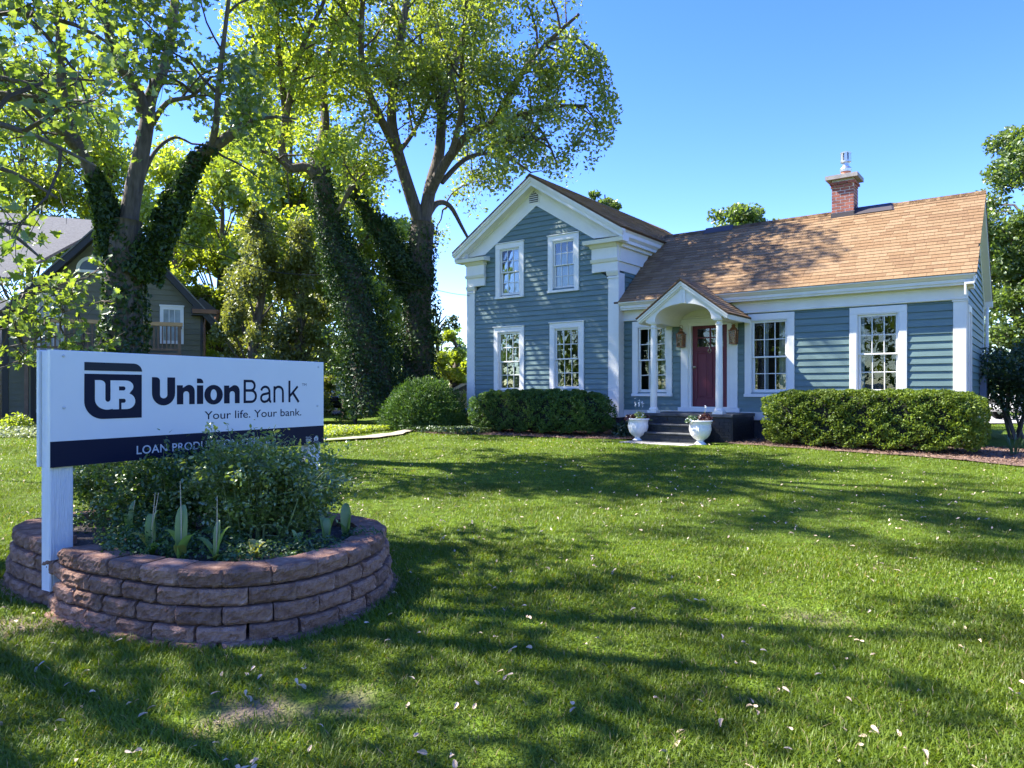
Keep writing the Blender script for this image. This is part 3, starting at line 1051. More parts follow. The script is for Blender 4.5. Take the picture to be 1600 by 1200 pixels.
def portico():
    F = -1.47                    # front plane
    C, AP, SLP, HS = -0.06, 2.95, 0.745, 1.10
    RT = AP - 0.05
    # columns
    for cx_ in (-0.83, 0.77):
        m = MB()
        m.box(cx_ - 0.115, cx_ + 0.115, F + 0.0, F + 0.23, -0.129, -0.07)
        m.lathe([(0.105, -0.07), (0.11, -0.045), (0.10, -0.02), (0.082, 0.0), (0.079, 0.7), (0.072, 1.4), (0.066, 1.86), (0.08, 1.875), (0.08, 1.895), (0.068, 1.905), (0.068, 1.95), (0.09, 1.975)], 20, (cx_, F + 0.115, 0))
        m.box(cx_ - 0.10, cx_ + 0.10, F + 0.012, F + 0.218, 1.975, 2.005)
        m.build('porch_column', WHITE, house, smooth=False)
    # tympanum with the arch cut out, barrel ceiling
    m, mc = MB(), MB()
    n = 20
    a0, a1 = C - 0.69, C + 0.69
    z0, rise = 2.0, 0.40
    pts = []
    for i in range(n + 1):
        th = math.pi * i / n
        pts.append((C - 0.69 * math.cos(th), z0 + rise * math.sin(th) ** 0.8 if 0 < i < n else z0))

    def roofz(x):
        return RT - 0.06 - SLP * abs(x - C)
    for i in range(n):
        (xa, za), (xb, zb) = pts[i], pts[i + 1]
        m.hexa([(xa, F, za), (xb, F, zb), (xb, F + 0.06, zb), (xa, F + 0.06, za)], [(xa, F, roofz(xa)), (xb, F, roofz(xb)), (xb, F + 0.06, roofz(xb)), (xa, F + 0.06, roofz(xa))])
        mc.add([(xa, F + 0.059, za + 0.002), (xb, F + 0.059, zb + 0.002), (xb, -0.02, zb + 0.002), (xa, -0.02, za + 0.002)], [(0, 3, 2, 1)])
        # filled end against the house wall
        mc.add([(xa, -0.03, z0), (xb, -0.03, z0), (xb, -0.03, zb + 0.01), (xa, -0.03, za + 0.01)], [(0, 1, 2, 3)])
    for sg in (-1, 1):
        xs_ = sorted((C + sg * 0.69, C + sg * 0.92))
        rz = [roofz(x) for x in xs_]
        m.hexa([(xs_[0], F, 2.006), (xs_[1], F, 2.006), (xs_[1], F + 0.06, 2.006), (xs_[0], F + 0.06, 2.006)], [(xs_[0], F, rz[0]), (xs_[1], F, rz[1]), (xs_[1], F + 0.06, rz[1]), (xs_[0], F + 0.06, rz[0])])
    m.build('porch_gable', WHITE, house)
    mc.build('porch_ceiling', WHITE, house, smooth=True)
    m = MB()
    m.box(C - 0.085, C + 0.085, F - 0.018, F, 2.41, roofz(C + 0.085))
    m.box(C - 0.006, C + 0.006, F - 0.024, F - 0.018, 2.41, roofz(0.0))
    m.build('gable_batten', WHITE, house)
    for sg in (-1, 1):
        # side beam above the column
        a, b = sorted((C + sg * 0.70, C + sg * 0.90))
        m = MB()
        m.box(a, b, F + 0.061, -0.03, 2.006, 2.13)
        m.build('porch_beam', WHITE, house)
        for (h0, h1, ya, yb, xe) in ((0.035, 0.085, F - 0.10, F + 0.0, HS), (0.085, 0.15, F - 0.075, F + 0.0, HS - 0.02), (0.15, 0.19, F - 0.04, F - 0.0005, HS - 0.06)):
            q = [(C, AP - h1), (C + sg * xe, AP - h1 - SLP * xe), (C + sg * xe, AP - h0 - SLP * xe), (C, AP - h0)]
            MB().prism(q if sg > 0 else q[::-1], 'y', ya, yb).build('porch_rake', WHITE, house)
        # soffit and eave edge
        q = [(C + sg * 0.88, 2.131), (C + sg * (HS - 0.01), AP - 0.16 - SLP * (HS - 0.01)), (C + sg * HS, AP - 0.04 - SLP * HS), (C + sg * 0.88, AP - 0.045 - SLP * 0.88)]
        MB().prism(q if sg > 0 else q[::-1], 'y', F + 0.001, -0.06).build('porch_eave', WHITE, house)
        m = MB()
        xe = HS + 0.02
        O0 = (C + sg * xe, F - 0.11, AP - SLP * xe - 0.02)
        O1 = (C + sg * xe, -0.06, AP - SLP * xe - 0.02)
        A1 = (C, 0.20, AP - 0.02)
        A0 = (C, F - 0.11, AP - 0.02)
        deck(m, [O0, O1, A1, A0] if sg > 0 else [O1, O0, A0, A1], 0.02)
        m.build('porch_roof', ROOFD, house)
        Ls = math.hypot(xe, xe * SLP)
        if sg > 0:
            shingle_field((C + xe + 0.01, F - 0.12, AP - SLP * xe - 0.012), (0, 1, 0), (-xe, 0, SLP * xe), 1.62, Ls + 0.02, 0.125,
                          keep=lambda a, t: a + F - 0.12 < -0.10 + 0.22 * t)
        else:
            shingle_field((C - xe - 0.01, -0.05, AP - SLP * xe - 0.012), (0, -1, 0), (xe, 0, SLP * xe), -F + 0.07, Ls + 0.02, 0.125)
    m = MB()
    m.add([(C - 0.1, F - .125, AP - 0.06), (C - 0.1, 0.1, AP - 0.06), (C, 0.16, AP + 0.024), (C, F - .125, AP + 0.024), (C + 0.1, 0.1, AP - 0.06), (C + 0.1, F - .125, AP - 0.06)], [(0, 3, 2, 1), (3, 5, 4, 2)])
    m.build('ridge_cap', SHN[2], house)


portico()


def place_shingles():
    campos = Vector((9.03, -17.3, 0.42))
    order = sorted(range(len(SH_ALL)), key=lambda i: (SH_ALL[i][0] - campos).length / max(0.2, SH_ALL[i][3].dot((campos - SH_ALL[i][0]).normalized())))
    cache = {}
    V, Q, M_ = [], [], []

    def geo(w_, l_, th):
        return [(0, 0, 0.0), (w_, 0, 0.0), (w_, l_, -0.008), (0, l_, -0.008), (0.0, 0.0, 0.013 + th), (w_, 0, 0.013 + th), (w_, l_, 0.003), (0, l_, 0.003)]
    FQ = [(3, 2, 1, 0), (4, 5, 6, 7), (0, 1, 5, 4), (1, 2, 6, 5), (2, 3, 7, 6), (3, 0, 4, 7)]
    for rank, i in enumerate(order):
        O, U, S, N, w_, l_, tone, th = SH_ALL[i]
        if rank < 300:
            k = (round(w_, 2), round(l_, 2), tone)
            if k not in cache:
                me = bpy.data.meshes.new('shingle')
                me.from_pydata(geo(w_, l_, 0.003), [], FQ)
                me.materials.append(SHN[tone])
                cache[k] = me
            o = link('shingle', cache[k], house)
            o.matrix_local = Matrix(((U.x, S.x, N.x, O.x), (U.y, S.y, N.y, O.y), (U.z, S.z, N.z, O.z), (0, 0, 0, 1)))
        else:
            b = len(V)
            V += [O + U * p[0] + S * p[1] + N * p[2] for p in geo(w_, l_, th)]
            Q += [x + b for f in FQ for x in f]
            M_ += [tone] * 6
    o = npmesh('shingles', np.array([tuple(v) for v in V]), 4, np.array(Q), SHN, house, M_)
    o['kind'] = 'stuff'


place_shingles()


def chimney():
    x0, x1, y0, y1 = 2.35, 2.85, WRW - 0.24, WRW + 0.26
    zb, zt = WRH - 0.30, 5.62
    ch = MB().box(x0 + 0.004, x1 - 0.004, y0 + 0.004, y1 - 0.004, zb, zt).build('chimney', MORTAR, house)
    bl, bh, bd, j = 0.19, 0.060, 0.09, 0.016
    cache = {}

    def brick(x, y, z, lx, ly, ph=bh):
        k = (round(lx, 3), round(ly, 3))
        if k not in cache:
            cache[k] = MB().box(0, lx, 0, ly, 0, bh).build('brick', BRICK, ch).data
            o = bpy.data.objects[-1] if False else None
        else:
            o = None
        return k
    def put(x, y, z, lx, ly):
        k = (round(lx, 3), round(ly, 3))
        if k not in cache:
            o = MB().box(0, lx, 0, ly, 0, bh).build('brick', BRICK, ch)
            cache[k] = o.data
        else:
            o = link('brick', cache[k], ch)
        o.location = (x, y, z)
    row, z = 0, zb + 0.16
    while z + bh < zt - 0.02:
        # corbelled courses under the cap
        e = 0.0
        if z > zt - 0.24:
            e = 0.022
        if z > zt - 0.15:
            e = 0.042
        W = x1 - x0 + 2 * e
        D = y1 - y0 + 2 * e
        off = (row % 2) * (bl + j) / 2
        for side in (0, 1):          # front, back
            x = -off
            while x < W - 0.01:
                a, b = max(x, 0), min(x + bl, W)
                if b - a > 0.03:
                    put(x0 - e + a, (y0 - e) if side == 0 else (y1 + e - bd), z, b - a, bd)
                x += bl + j
        for side in (0, 1):          # left, right
            y = bd + j - (bl + j) / 2 + off
            while y < D - bd - j:
                a, b = max(y, bd + j), min(y + bl, D - bd - j)
                if b - a > 0.03:
                    put((x0 - e) if side == 0 else (x1 + e - bd), y0 - e + a, z, bd, b - a)
                y += bl + j
        z += bh + j
        row += 1
    MB().box(x0 - 0.13, x1 + 0.11, y0 - 0.12, y1 + 0.12, zt, zt + 0.10).build('chimney_cap', CONC, ch)
    cx_, cy_ = (x0 + x1) / 2 + 0.02, (y0 + y1) / 2
    MB().lathe([(0.115, zt + 0.10), (0.11, zt + 0.27)], 18, (cx_, cy_, 0)).build('flue', TERRA, ch)
    m = MB()
    m.lathe([(0.13, zt + 0.23), (0.135, zt + 0.30), (0.12, zt + 0.33), (0.08, zt + 0.36), (0.075, zt + 0.45), (0.11, zt + 0.46), (0.125, zt + 0.47), (0.125, zt + 0.50), (0.09, zt + 0.50), (0.09, zt + 0.68), (0.125, zt + 0.68), (0.128, zt + 0.71), (0.05, zt + 0.74)], 20, (cx_, cy_, 0))
    for k in range(8):
        an = k * math.pi / 4 + 0.2
        c, s = math.cos(an), math.sin(an)
        m.hexa([(cx_ + 0.122 * c - 0.03 * s, cy_ + 0.122 * s + 0.03 * c, zt + 0.50), (cx_ + 0.122 * c + 0.03 * s, cy_ + 0.122 * s - 0.03 * c, zt + 0.50), (cx_ + 0.114 * c + 0.03 * s, cy_ + 0.114 * s - 0.03 * c, zt + 0.50), (cx_ + 0.114 * c - 0.03 * s, cy_ + 0.114 * s + 0.03 * c, zt + 0.50)],
               [(cx_ + 0.122 * c - 0.03 * s, cy_ + 0.122 * s + 0.03 * c, zt + 0.68), (cx_ + 0.122 * c + 0.03 * s, cy_ + 0.122 * s - 0.03 * c, zt + 0.68), (cx_ + 0.114 * c + 0.03 * s, cy_ + 0.114 * s - 0.03 * c, zt + 0.68), (cx_ + 0.114 * c - 0.03 * s, cy_ + 0.114 * s + 0.03 * c, zt + 0.68)])
    m.build('vent_cap', GALV, ch)
    m = MB()
    sl = (WRH - WEH) / (WRW - WEW)
    zf = WRH - 0.26 * sl
    m.box(x0 - 0.02, x1 + 0.02, y0 - 0.02, y0 + 0.05, zf - 0.02, zf + 0.13)
    m.prism([(y0 - 0.02, zf - 0.03), (WRW, WRH - 0.02), (WRW + 0.05, WRH + 0.14), (y0 - 0.02, zf + 0.13)], 'x', x1 + 0.002, x1 + 0.02)
    m.build('flashing', FLASH, ch)


chimney()


def front_door():
    d = MB()
    y = 0.06
    # slab built of stiles, rails and recessed panels, with four lights at the top
    X0, X1, Z0, Z1 = -0.45, 0.45, 0.0, 2.05
    st = 0.12
    d.cbox(X0, X0 + st, y, y + 0.045, Z0, Z1)
    d.cbox(X1 - st, X1, y, y + 0.045, Z0, Z1)
    for a, b in ((Z0, 0.22), (1.36, 1.48), (1.93, Z1)):
        d.cbox(X0 + st, X1 - st, y, y + 0.045, a, b)
    d.cbox(-0.055, 0.055, y, y + 0.045, 0.22, 1.36)
    for a, b in ((X0 + st, -0.055), (0.055, X1 - st)):
        d.box(a, b, y + 0.018, y + 0.04, 0.22, 1.36)
        d.cbox(a + 0.035, b - 0.035, y + 0.010, y + 0.04, 0.255, 1.325, 0.008)
    for k in (0,):
        d.cbox(-0.018, 0.018, y + 0.002, y + 0.043, 1.48, 1.93)
        d.cbox(X0 + st, X1 - st, y + 0.004, y + 0.041, 1.69, 1.722)
    door = d.build('front_door', MAROON, house)
    for xa, xb in ((X0 + st, -0.018), (0.018, X1 - st)):
        for za, zb in ((1.48, 1.69), (1.722, 1.93)):
            MB().box(xa, xb, y + 0.02, y + 0.026, za, zb).build('pane', GLASS, door)
    m = MB()
    m.lathe([(0.028, 0), (0.028, 0.01), (0.012, 0.015), (0.012, 0.04), (0.028, 0.05), (0.03, 0.065), (0.016, 0.08)], 12)
    m.v = [(-0.39 + p[0], y - p[2], 0.98 + p[1]) for p in m.v]
    m.build('door_knob', BRASS, door)
    m = MB()
    m.lathe([(0.02, 0), (0.02, 0.02), (0.008, 0.03)], 10)
    m.v = [(0.0 + p[0], y - p[2], 1.43 + p[1]) for p in m.v]
    m.tube([(-0.03, y - 0.025, 1.42), (-0.04, y - 0.03, 1.36), (0, y - 0.03, 1.32), (0.04, y - 0.03, 1.36), (0.03, y - 0.025, 1.42)], 0.008, 6)
    m.tube([(0, y - 0.02, 1.50), (0, y - 0.02, 1.43)], 0.01, 6)
    m.build('door_knocker', BRASS, door)
    fr = MB()
    for sg in (-1, 1):
        a, b = sorted((sg * 0.53, sg * 0.72))
        fr.cbox(a, b, -0.05, 0.03, -0.02, 2.16, 0.006)
        a, b = sorted((sg * 0.455, sg * 0.53))
        fr.box(a, b, -0.02, 0.14, -0.02, 2.08)
    fr.cbox(-0.53, 0.53, -0.048, 0.03, 2.08, 2.16, 0.006)
    fr.box(-0.455, 0.455, -0.02, 0.14, 2.055, 2.08)
    fr.build('door_frame', WHITE2, house)
    s = MB()
    s.cbox(-0.78, 0.78, -0.10, 0.03, -0.129, -0.021, 0.006)
    s.box(-0.455, 0.455, -0.02, 0.14, -0.03, -0.004)
    s.build('door_sill', WHITE2, house)
    # copper lanterns on the door trim
    for sg, zz in ((-1, 1.50), (1, 1.53)):
        c = Vector((sg * 0.665, -0.16, zz))
        m = MB()
        a = 0.085
        for dx in (-1, 1):
            for dy in (-1, 1):
                m.tube([(c.x + dx * a * 0.86, c.y + dy * a * 0.86, c.z), (c.x + dx * a, c.y + dy * a, c.z + 0.30)], 0.010, 5)
        m.box(c.x - a, c.x + a, c.y - a, c.y + a, c.z - 0.02, c.z + 0.005)
        m.box(c.x - a - 0.015, c.x + a + 0.015, c.y - a - 0.015, c.y + a + 0.015, c.z + 0.295, c.z + 0.315)
        for zz2 in (0.1, 0.2):
            for q in ((-a, a, -a - 0.003, -a + 0.003), (-a, a, a - 0.003, a + 0.003), (-a - 0.003, -a + 0.003, -a, a), (a - 0.003, a + 0.003, -a, a)):
                m.box(c.x + q[0] * 0.95, c.x + q[1] * 0.95, c.y + q[2] * 0.95, c.y + q[3] * 0.95, c.z + zz2, c.z + zz2 + 0.008)
        m.lathe([(0.10, 0.315), (0.06, 0.37), (0.045, 0.38), (0.045, 0.42), (0.055, 0.425), (0.02, 0.45)], 8, (c.x, c.y, c.z))
        m.tube([(c.x + 0.045 * math.cos(t), c.y, c.z + 0.485 + 0.045 * math.sin(t)) for t in [k * math.pi / 5 for k in range(11)]], 0.005, 5)
        m.box(c.x - 0.05, c.x + 0.05, -0.062, -0.0501, c.z - 0.03, c.z + 0.36)
        m.tube([(c.x, -0.06, c.z + 0.30), (c.x, c.y + 0.03, c.z + 0.33)], 0.012, 6)
        lan = m.build('wall_lantern', COPPER, house)
        p = MB()
        b_ = a * 0.88
        p.box(c.x - b_, c.x + b_, c.y - b_, c.y + b_, c.z + 0.006, c.z + 0.293)
        p.build('lantern_glass', glassmat('lantern_glass_mat', (0.75, 0.55, 0.35), 0.1), lan)
        MB().tube([(c.x, c.y, c.z + 0.01), (c.x, c.y, c.z + 0.16)], 0.014, 8).build('candle_tube', WHITE2, lan)


front_door()


# ------------------------------------------------------------------ stoop (its own thing), urns
stoop = empty('entrance_stoop', hw(0, -1.0, -0.79), math.atan2(HU.y, HU.x))
tag(stoop, 'black painted brick stoop with three steps below the maroon door', 'steps')


def build_stoop():
    Z = 0.79                    # local z = house h + Z ; local y = house w + 1.0
    def L3(mb):
        mb.v = [(p[0], p[1] + 1.0, p[2] + Z) for p in mb.v]
        return mb
    x0, x1 = -1.02, 1.12
    L3(MB().box(x0 + 0.012, x1 - 0.012, -1.48, -0.065, -0.86, -0.20)).build('landing_core', MORTAR if False else STOOP, stoop)
    L3(MB().cbox(x0 - 0.02, x1 + 0.02, -1.53, -0.061, -0.20, -0.13, 0.01)).build('landing_slab', STOOPT, stoop)
    sx0, sx1 = -0.95, 0.62
    for k, (z, y) in enumerate(((-0.365, -1.80), (-0.545, -2.08), (-0.74, -2.38))):
        L3(MB().box(sx0 + 0.012, sx1 - 0.012, y + 0.035, -1.481 if k == 0 else y + 0.31, -0.86, z - 0.045)).build('step_core', STOOP, stoop)
        L3(MB().cbox(sx0 - 0.015, sx1 + 0.015, y, -1.482 if k == 0 else y + 0.30, z - 0.045, z, 0.012)).build('tread', STOOPT, stoop)
    cache = {}

    def put(x, y, z, lx, ly, lz):
        k = (round(lx, 3), round(ly, 3), round(lz, 3))
        if k not in cache:
            o = MB().box(0, lx, 0, ly, 0, lz).build('brick', STOOP, stoop)
            cache[k] = o.data
        else:
            o = link('brick', cache[k], stoop)
        o.location = (x, y + 1.0, z + Z)
    bh, j, bl = 0.062, 0.010, 0.2
    # bricks of the landing's right side and front, and of the risers
    z, row = -0.80, 0
    while z + bh < -0.2:
        y = -1.485 - (row % 2) * 0.105
        while y < -0.1:
            a, b = max(y, -1.485), min(y + bl, -0.075)
            if b - a > 0.03:
                put(x1 - 0.03, a, z, 0.032, b - a, bh)
            y += bl + j
        x = 0.62 - (row % 2) * 0.1
        while x < x1 - 0.04:
            a, b = max(x, 0.64), min(x + bl, x1 - 0.032)
            if b - a > 0.03:
                put(a, -1.492, z, b - a, 0.03, bh)
            x += bl + j
        z += bh + j
        row += 1
    for zt, zb_, y in ((-0.2, -0.365, -1.48), (-0.41, -0.545, -1.765), (-0.59, -0.74, -2.045)):
        n = 2
        hh = (zt - zb_ - 0.012) / n - 0.008
        for r_ in range(n):
            x = sx0 + 0.01 - r_ * 0.1
            while x < sx1 - 0.01:
                a, b = max(x, sx0 + 0.012), min(x + bl, sx1 - 0.012)
                if b - a > 0.03:
                    put(a, y - 0.010, zb_ + 0.004 + r_ * (hh + 0.008), b - a, 0.03, hh)
                x += bl + j


build_stoop()

slab = MB().cbox(-0.98, 0.66, -2.80, -2.395, -0.01, 0.04, 0.01).build('paving_slab', CONC)
slab.location = hw(0, 0, -0.785)
slab.rotation_euler = (0, 0, math.atan2(HU.y, HU.x))
tag(slab, 'pale concrete slab at the foot of the black steps', 'slab')


def urn(loc, label):
    u = empty('garden_urn', loc)
    tag(u, label, 'urn', 'white urns beside the steps')
    fl = lambda an, z: 1 + (0.03 * abs(math.sin(an * 8)) * max(0.0, min(1.0, (0.42 - z) / 0.16)) if z > 0.13 else 0)
    prof = [(0.155, 0.0), (0.155, 0.025), (0.13, 0.04), (0.09, 0.075), (0.07, 0.10), (0.085, 0.125), (0.14, 0.16), (0.19, 0.22), (0.215, 0.29), (0.225, 0.36), (0.228, 0.44), (0.225, 0.46), (0.235, 0.475), (0.235, 0.50), (0.26, 0.515), (0.265, 0.535), (0.255, 0.545), (0.235, 0.54), (0.225, 0.50)]
    MB().lathe(prof, 48, mod=fl).build('urn_body', URNM, u, smooth=True)
    MB().lathe([(0.228, 0.485), (0.05, 0.50)], 24).build('urn_soil', SOIL, u)
    # leaf band of relief round the belly
    m = MB()
    for k in range(16):
        an = 2 * math.pi * k / 16
        c, s = math.cos(an), math.sin(an)
        r0, r1 = 0.223, 0.235
        m.add([(r0 * c - 0.035 * s, r0 * s + 0.035 * c, 0.36), (r1 * c, r1 * s, 0.31), (r0 * c + 0.035 * s, r0 * s - 0.035 * c, 0.36), (r1 * c, r1 * s, 0.40)], [(0, 1, 3), (1, 2, 3)])
    m.build('relief_band', URNM, u)
    return u
# ------------------------------------------------------------------ the bank sign: local x along the panel, y to the back, z up
SD = Vector((0.494, 0.870, 0)).normalized()
SROT = math.atan2(SD.y, SD.x)
SL0 = Vector(((78 - 800.0) / F_PX * 4.6, 4.6, 0))
sign = empty('bank_sign', SL0, SROT)
tag(sign, 'white bank sign on a wooden post above the round brick planter', 'sign')
SIGNW = mat('sign_white_panel', (0.66, 0.68, 0.69), 0.35, 0.02, 2)
SIGNE = mat('sign_panel_edge', (0.70, 0.71, 0.71), 0.5, 0.05)
NAVY = mat('navy_sign_vinyl', (0.006, 0.009, 0.028), 0.5, 0.05, spec=0.15)
CHAR = mat('charcoal_sign_vinyl', (0.022, 0.027, 0.036), 0.5, 0.05, spec=0.15)
SILV = mat('silver_sign_vinyl', (0.50, 0.52, 0.53), 0.4, 0.05)
POSTM = mat('white_rough_post_paint', (0.74, 0.76, 0.77), 0.6, 0.06, 4, bump=0.7, bscale=22, stretch=(7, 7, 0.5))


def flat(polys, y0, y1):
    """flat shapes on the panel, a whisker thick"""
    m = MB()
    for p in polys:
        m.prism(p, 'y', y0, y1)
    return m


def text_mesh(name, body, x, z, height, m, parent, y, bold=0.0, xscale=1.0, width=None, space=1.0):
    cu = bpy.data.curves.new(name, 'FONT')
    cu.body = body
    cu.size = 1.0
    cu.offset = bold
    cu.space_character = space
    cu.resolution_u = 4
    cu.extrude = 0.0
    t = bpy.data.objects.new(name, cu)
    COL.objects.link(t)
    dg = bpy.context.evaluated_depsgraph_get()
    me = bpy.data.meshes.new_from_object(t.evaluated_get(dg))
    bpy.data.objects.remove(t)
    n = len(me.vertices)
    co = np.empty(n * 3, dtype=np.float32)
    me.vertices.foreach_get('co', co)
    co = co.reshape(-1, 3)
    co[:, 0] -= co[:, 0].min()
    cap = 0.729 + 2 * 0
    s = height / cap
    sx = s * xscale if width is None else width / co[:, 0].max()
    out = np.stack([x + co[:, 0] * sx, np.full(n, y), z + co[:, 1] * s], 1)
    me.vertices.foreach_set('co', out.astype(np.float32).ravel())
    me.materials.clear()
    me.materials.append(m)
    me.update()
    me.name = name
    return link(name, me, parent)


def arc(cx_, cz_, r, a0, a1, n=8, rz=None):
    rz = r if rz is None else rz
    return [(cx_ + r * math.cos(R(a0 + (a1 - a0) * i / n)), cz_ + rz * math.sin(R(a0 + (a1 - a0) * i / n))) for i in range(n + 1)]


def build_sign():
    W, Z0, Z1 = 2.45, 0.902, 1.671
    ZB = 1.072
    # posts
    for xa in (0.016, 2.29):
        m = MB()
        c = 0.006
        m.add([(xa + c, 0.032, -0.1), (xa + 0.15 - c, 0.032, -0.1), (xa + 0.15, 0.032 + c, -0.1), (xa + 0.15, 0.13, -0.1), (xa, 0.13, -0.1), (xa, 0.032 + c, -0.1),
               (xa + c, 0.032, 1.665), (xa + 0.15 - c, 0.032, 1.665), (xa + 0.15, 0.032 + c, 1.665), (xa + 0.15, 0.13, 1.665), (xa, 0.13, 1.665), (xa, 0.032 + c, 1.665)],
              [(5, 4, 3, 2, 1, 0), (6, 7, 8, 9, 10, 11)] + [(i, (i + 1) % 6, 6 + (i + 1) % 6, 6 + i) for i in range(6)])
        m.build('post', POSTM, sign)
    # front panel (white above, navy below) and back panel
    pan = MB().cbox(0, W, 0.0, 0.03, Z0, Z1, 0.003).build('front_panel', SIGNW, sign)
    MB().cbox(0, W, 0.134, 0.16, Z0, Z1, 0.003).build('back_panel', SIGNE, sign)
    flat([[(0.001, Z0 + 0.001), (W - 0.001, Z0 + 0.001), (W - 0.001, ZB), (0.001, ZB)]], -0.0016, -0.0002).build('name_band', NAVY, pan)
    # screws
    for x, z in ((0.084, 1.633), (0.087, 1.292), (2.379, 1.624), (2.367, 1.26)):
        m = MB().lathe([(0.011, 0.0), (0.011, 0.003), (0.006, 0.007)], 10)
        m.v = [(x + p[0], -0.0002 - p[2], z + p[1]) for p in m.v]
        m.build('screw', SILV, pan)
    # the emblem: top bar, big badge, joined U and B cut out in white
    y0, y1 = -0.0022, -0.0003
    bar = [(0.219, 1.541), (0.630, 1.541)] + arc(0.565, 1.541, 0.065, 0, 90, 8, 0.057) + [(0.219, 1.598)]
    flat([bar], y0, y1).build('emblem_bar', CHAR, pan)
    badge = [(0.627, 1.2085)] + [(0.627, 1.519), (0.219, 1.519)] + arc(0.346, 1.335, 0.128, 180, 270, 12, 0.1265)
    emb = flat([badge], y0, y1).build('emblem_badge', NAVY, pan)
    y2, y3 = -0.0034, -0.0023
    # letter U of the emblem (left stroke with rounded shoulder, bowl)
    U = [(0.289, 1.476), (0.325, 1.476)] + arc(0.325, 1.446, 0.035, 90, 0, 6, 0.030) + [(0.360, 1.345)] + arc(0.3785, 1.345, 0.0185, 180, 360, 6, 0.019) + [(0.397, 1.4755), (0.457, 1.4755), (0.457, 1.273), (0.415, 1.273), (0.4145, 1.2765)] + arc(0.375, 1.345, 0.086, 285, 180, 10, 0.073)
    B1 = [(0.4575, 1.4755), (0.508, 1.4755)] + arc(0.508, 1.432, 0.055, 90, -48, 8, 0.0435) + [(0.534, 1.384)] + arc(0.515, 1.329, 0.062, 70, -90, 10, 0.056) + [(0.4755, 1.273), (0.4755, 1.318), (0.495, 1.318)] + arc(0.495, 1.332, 0.012, -90, 90, 5, 0.0145) + [(0.4575, 1.3465), (0.4575, 1.405), (0.492, 1.405)] + arc(0.492, 1.4195, 0.013, -90, 90, 5, 0.0145) + [(0.4575, 1.434)]
    flat([U, B1], y2, y3).build('emblem_lettering', SIGNW, pan)
    # heavy word
    b = 1.2985
    ls = []
    ux0, ux1, st = 0.707, 0.894, 0.063
    ls.append([(ux0, 1.503), (ux0 + st * 0.45, 1.503)] + arc(ux0 + st * 0.5, 1.476, st * 0.5, 80, 0, 5, 0.027) + [(ux0 + st, 1.372)] + arc((ux0 + ux1) / 2, 1.372, (ux1 - ux0) / 2 - st, 180, 360, 8, 0.026) + [(ux1 - st, 1.503), (ux1, 1.503), (ux1, 1.385)] + arc((ux0 + ux1) / 2, 1.385, (ux1 - ux0) / 2, 0, -180, 14, 0.092) + [(ux0, 1.385)])

    def nn(x0, x1):
        s_ = 0.053
        xt = 1.4445
        return [(x0, b), (x0 + s_, b), (x0 + s_, 1.376)] + arc((x0 + x1) / 2 + 0.003, 1.376, (x1 - x0) / 2 - s_ + 0.003, 180, 0, 6, 0.023)[1:] + [(x1 - s_ + 0.006, b), (x1, b), (x1, 1.398)] + arc(x1 - 0.048, 1.398, 0.048, 0, 120, 8, 0.0505) + [(x0 + s_ - 0.004, 1.424), (x0 + s_ - 0.004, xt), (x0, xt)]
    ls.append(nn(0.910, 1.062))
    ls.append([(1.083, b), (1.138, b), (1.138, 1.4445), (1.083, 1.4445)])
    ls.append([(1.083, 1.4615), (1.139, 1.4615)] + arc(1.108, 1.464, 0.031, 0, 85, 5, 0.034) + [(1.083, 1.498)])
    ls.append(nn(1.333, 1.485))
    oc, orx, orz = (1.2345, 1.3705), 0.0855, 0.0785
    for h in (0, 1):
        a0 = 90 if h == 0 else -90
        ls.append(arc(oc[0], oc[1], orx, a0, a0 + 180, 14, orz) + arc(oc[0], oc[1], orx - 0.056, a0 + 180, a0, 10, orz - 0.035))
    flat(ls, y0, y1).build('lettering', NAVY, pan)
    # light word, drawn from strokes
    def stroke(pts, wd):
        L_, Rr = [], []
        n = len(pts)
        for i in range(n):
            p0, p1 = pts[max(i - 1, 0)], pts[min(i + 1, n - 1)]
            tx, tz = p1[0] - p0[0], p1[1] - p0[1]
            l_ = math.hypot(tx, tz) or 1
            nx, nz = -tz / l_, tx / l_
            L_.append((pts[i][0] + nx * wd / 2, pts[i][1] + nz * wd / 2))
            Rr.append((pts[i][0] - nx * wd / 2, pts[i][1] - nz * wd / 2))
        return L_, Rr

    mm = MB()
    lay = [0]

    def ss(pts, wd=0.0215):
        L_, Rr = stroke(pts, wd)
        d = lay[0] * 0.00012
        lay[0] += 1
        for i in range(len(pts) - 1):
            q = [L_[i], L_[i + 1], Rr[i + 1], Rr[i]]
            mm.add([(p[0], -0.0010 - d, p[1]) for p in q], [(0, 1, 2, 3)])
    b2, t2 = 1.298, 1.494
    h = 0.0108
    # B
    ss([(1.537, b2), (1.537, t2)], 0.024)
    ss([(1.537, t2 - h), (1.598, t2 - h)] + arc(1.598, 1.444, 0.042, 76, -76, 8, 0.0402) + [(1.598, 1.4040), (1.537, 1.4040)])
    ss([(1.537, 1.4035), (1.605, 1.4035)] + arc(1.605, 1.3560, 0.048, 76, -76, 8, 0.0475) + [(1.605, b2 + h), (1.537, b2 + h)])
    # a
    xa = 1.700
    ss(arc(xa + 0.053, 1.398, 0.044, 172, 25, 8, 0.038) + [(xa + 0.098, 1.398), (xa + 0.099, 1.322)] + arc(xa + 0.115, 1.322, 0.0155, 180, 280, 5, 0.0165), 0.021)
    ss([(xa + 0.098, 1.386), (xa + 0.080, 1.379), (xa + 0.040, 1.372)] + arc(xa + 0.043, 1.339, 0.036, 100, 280, 9, 0.033) + [(xa + 0.075, 1.313), (xa + 0.098, 1.338)], 0.021)
    # n
    xn = 1.853
    ss([(xn, b2), (xn, 1.441)], 0.0215)
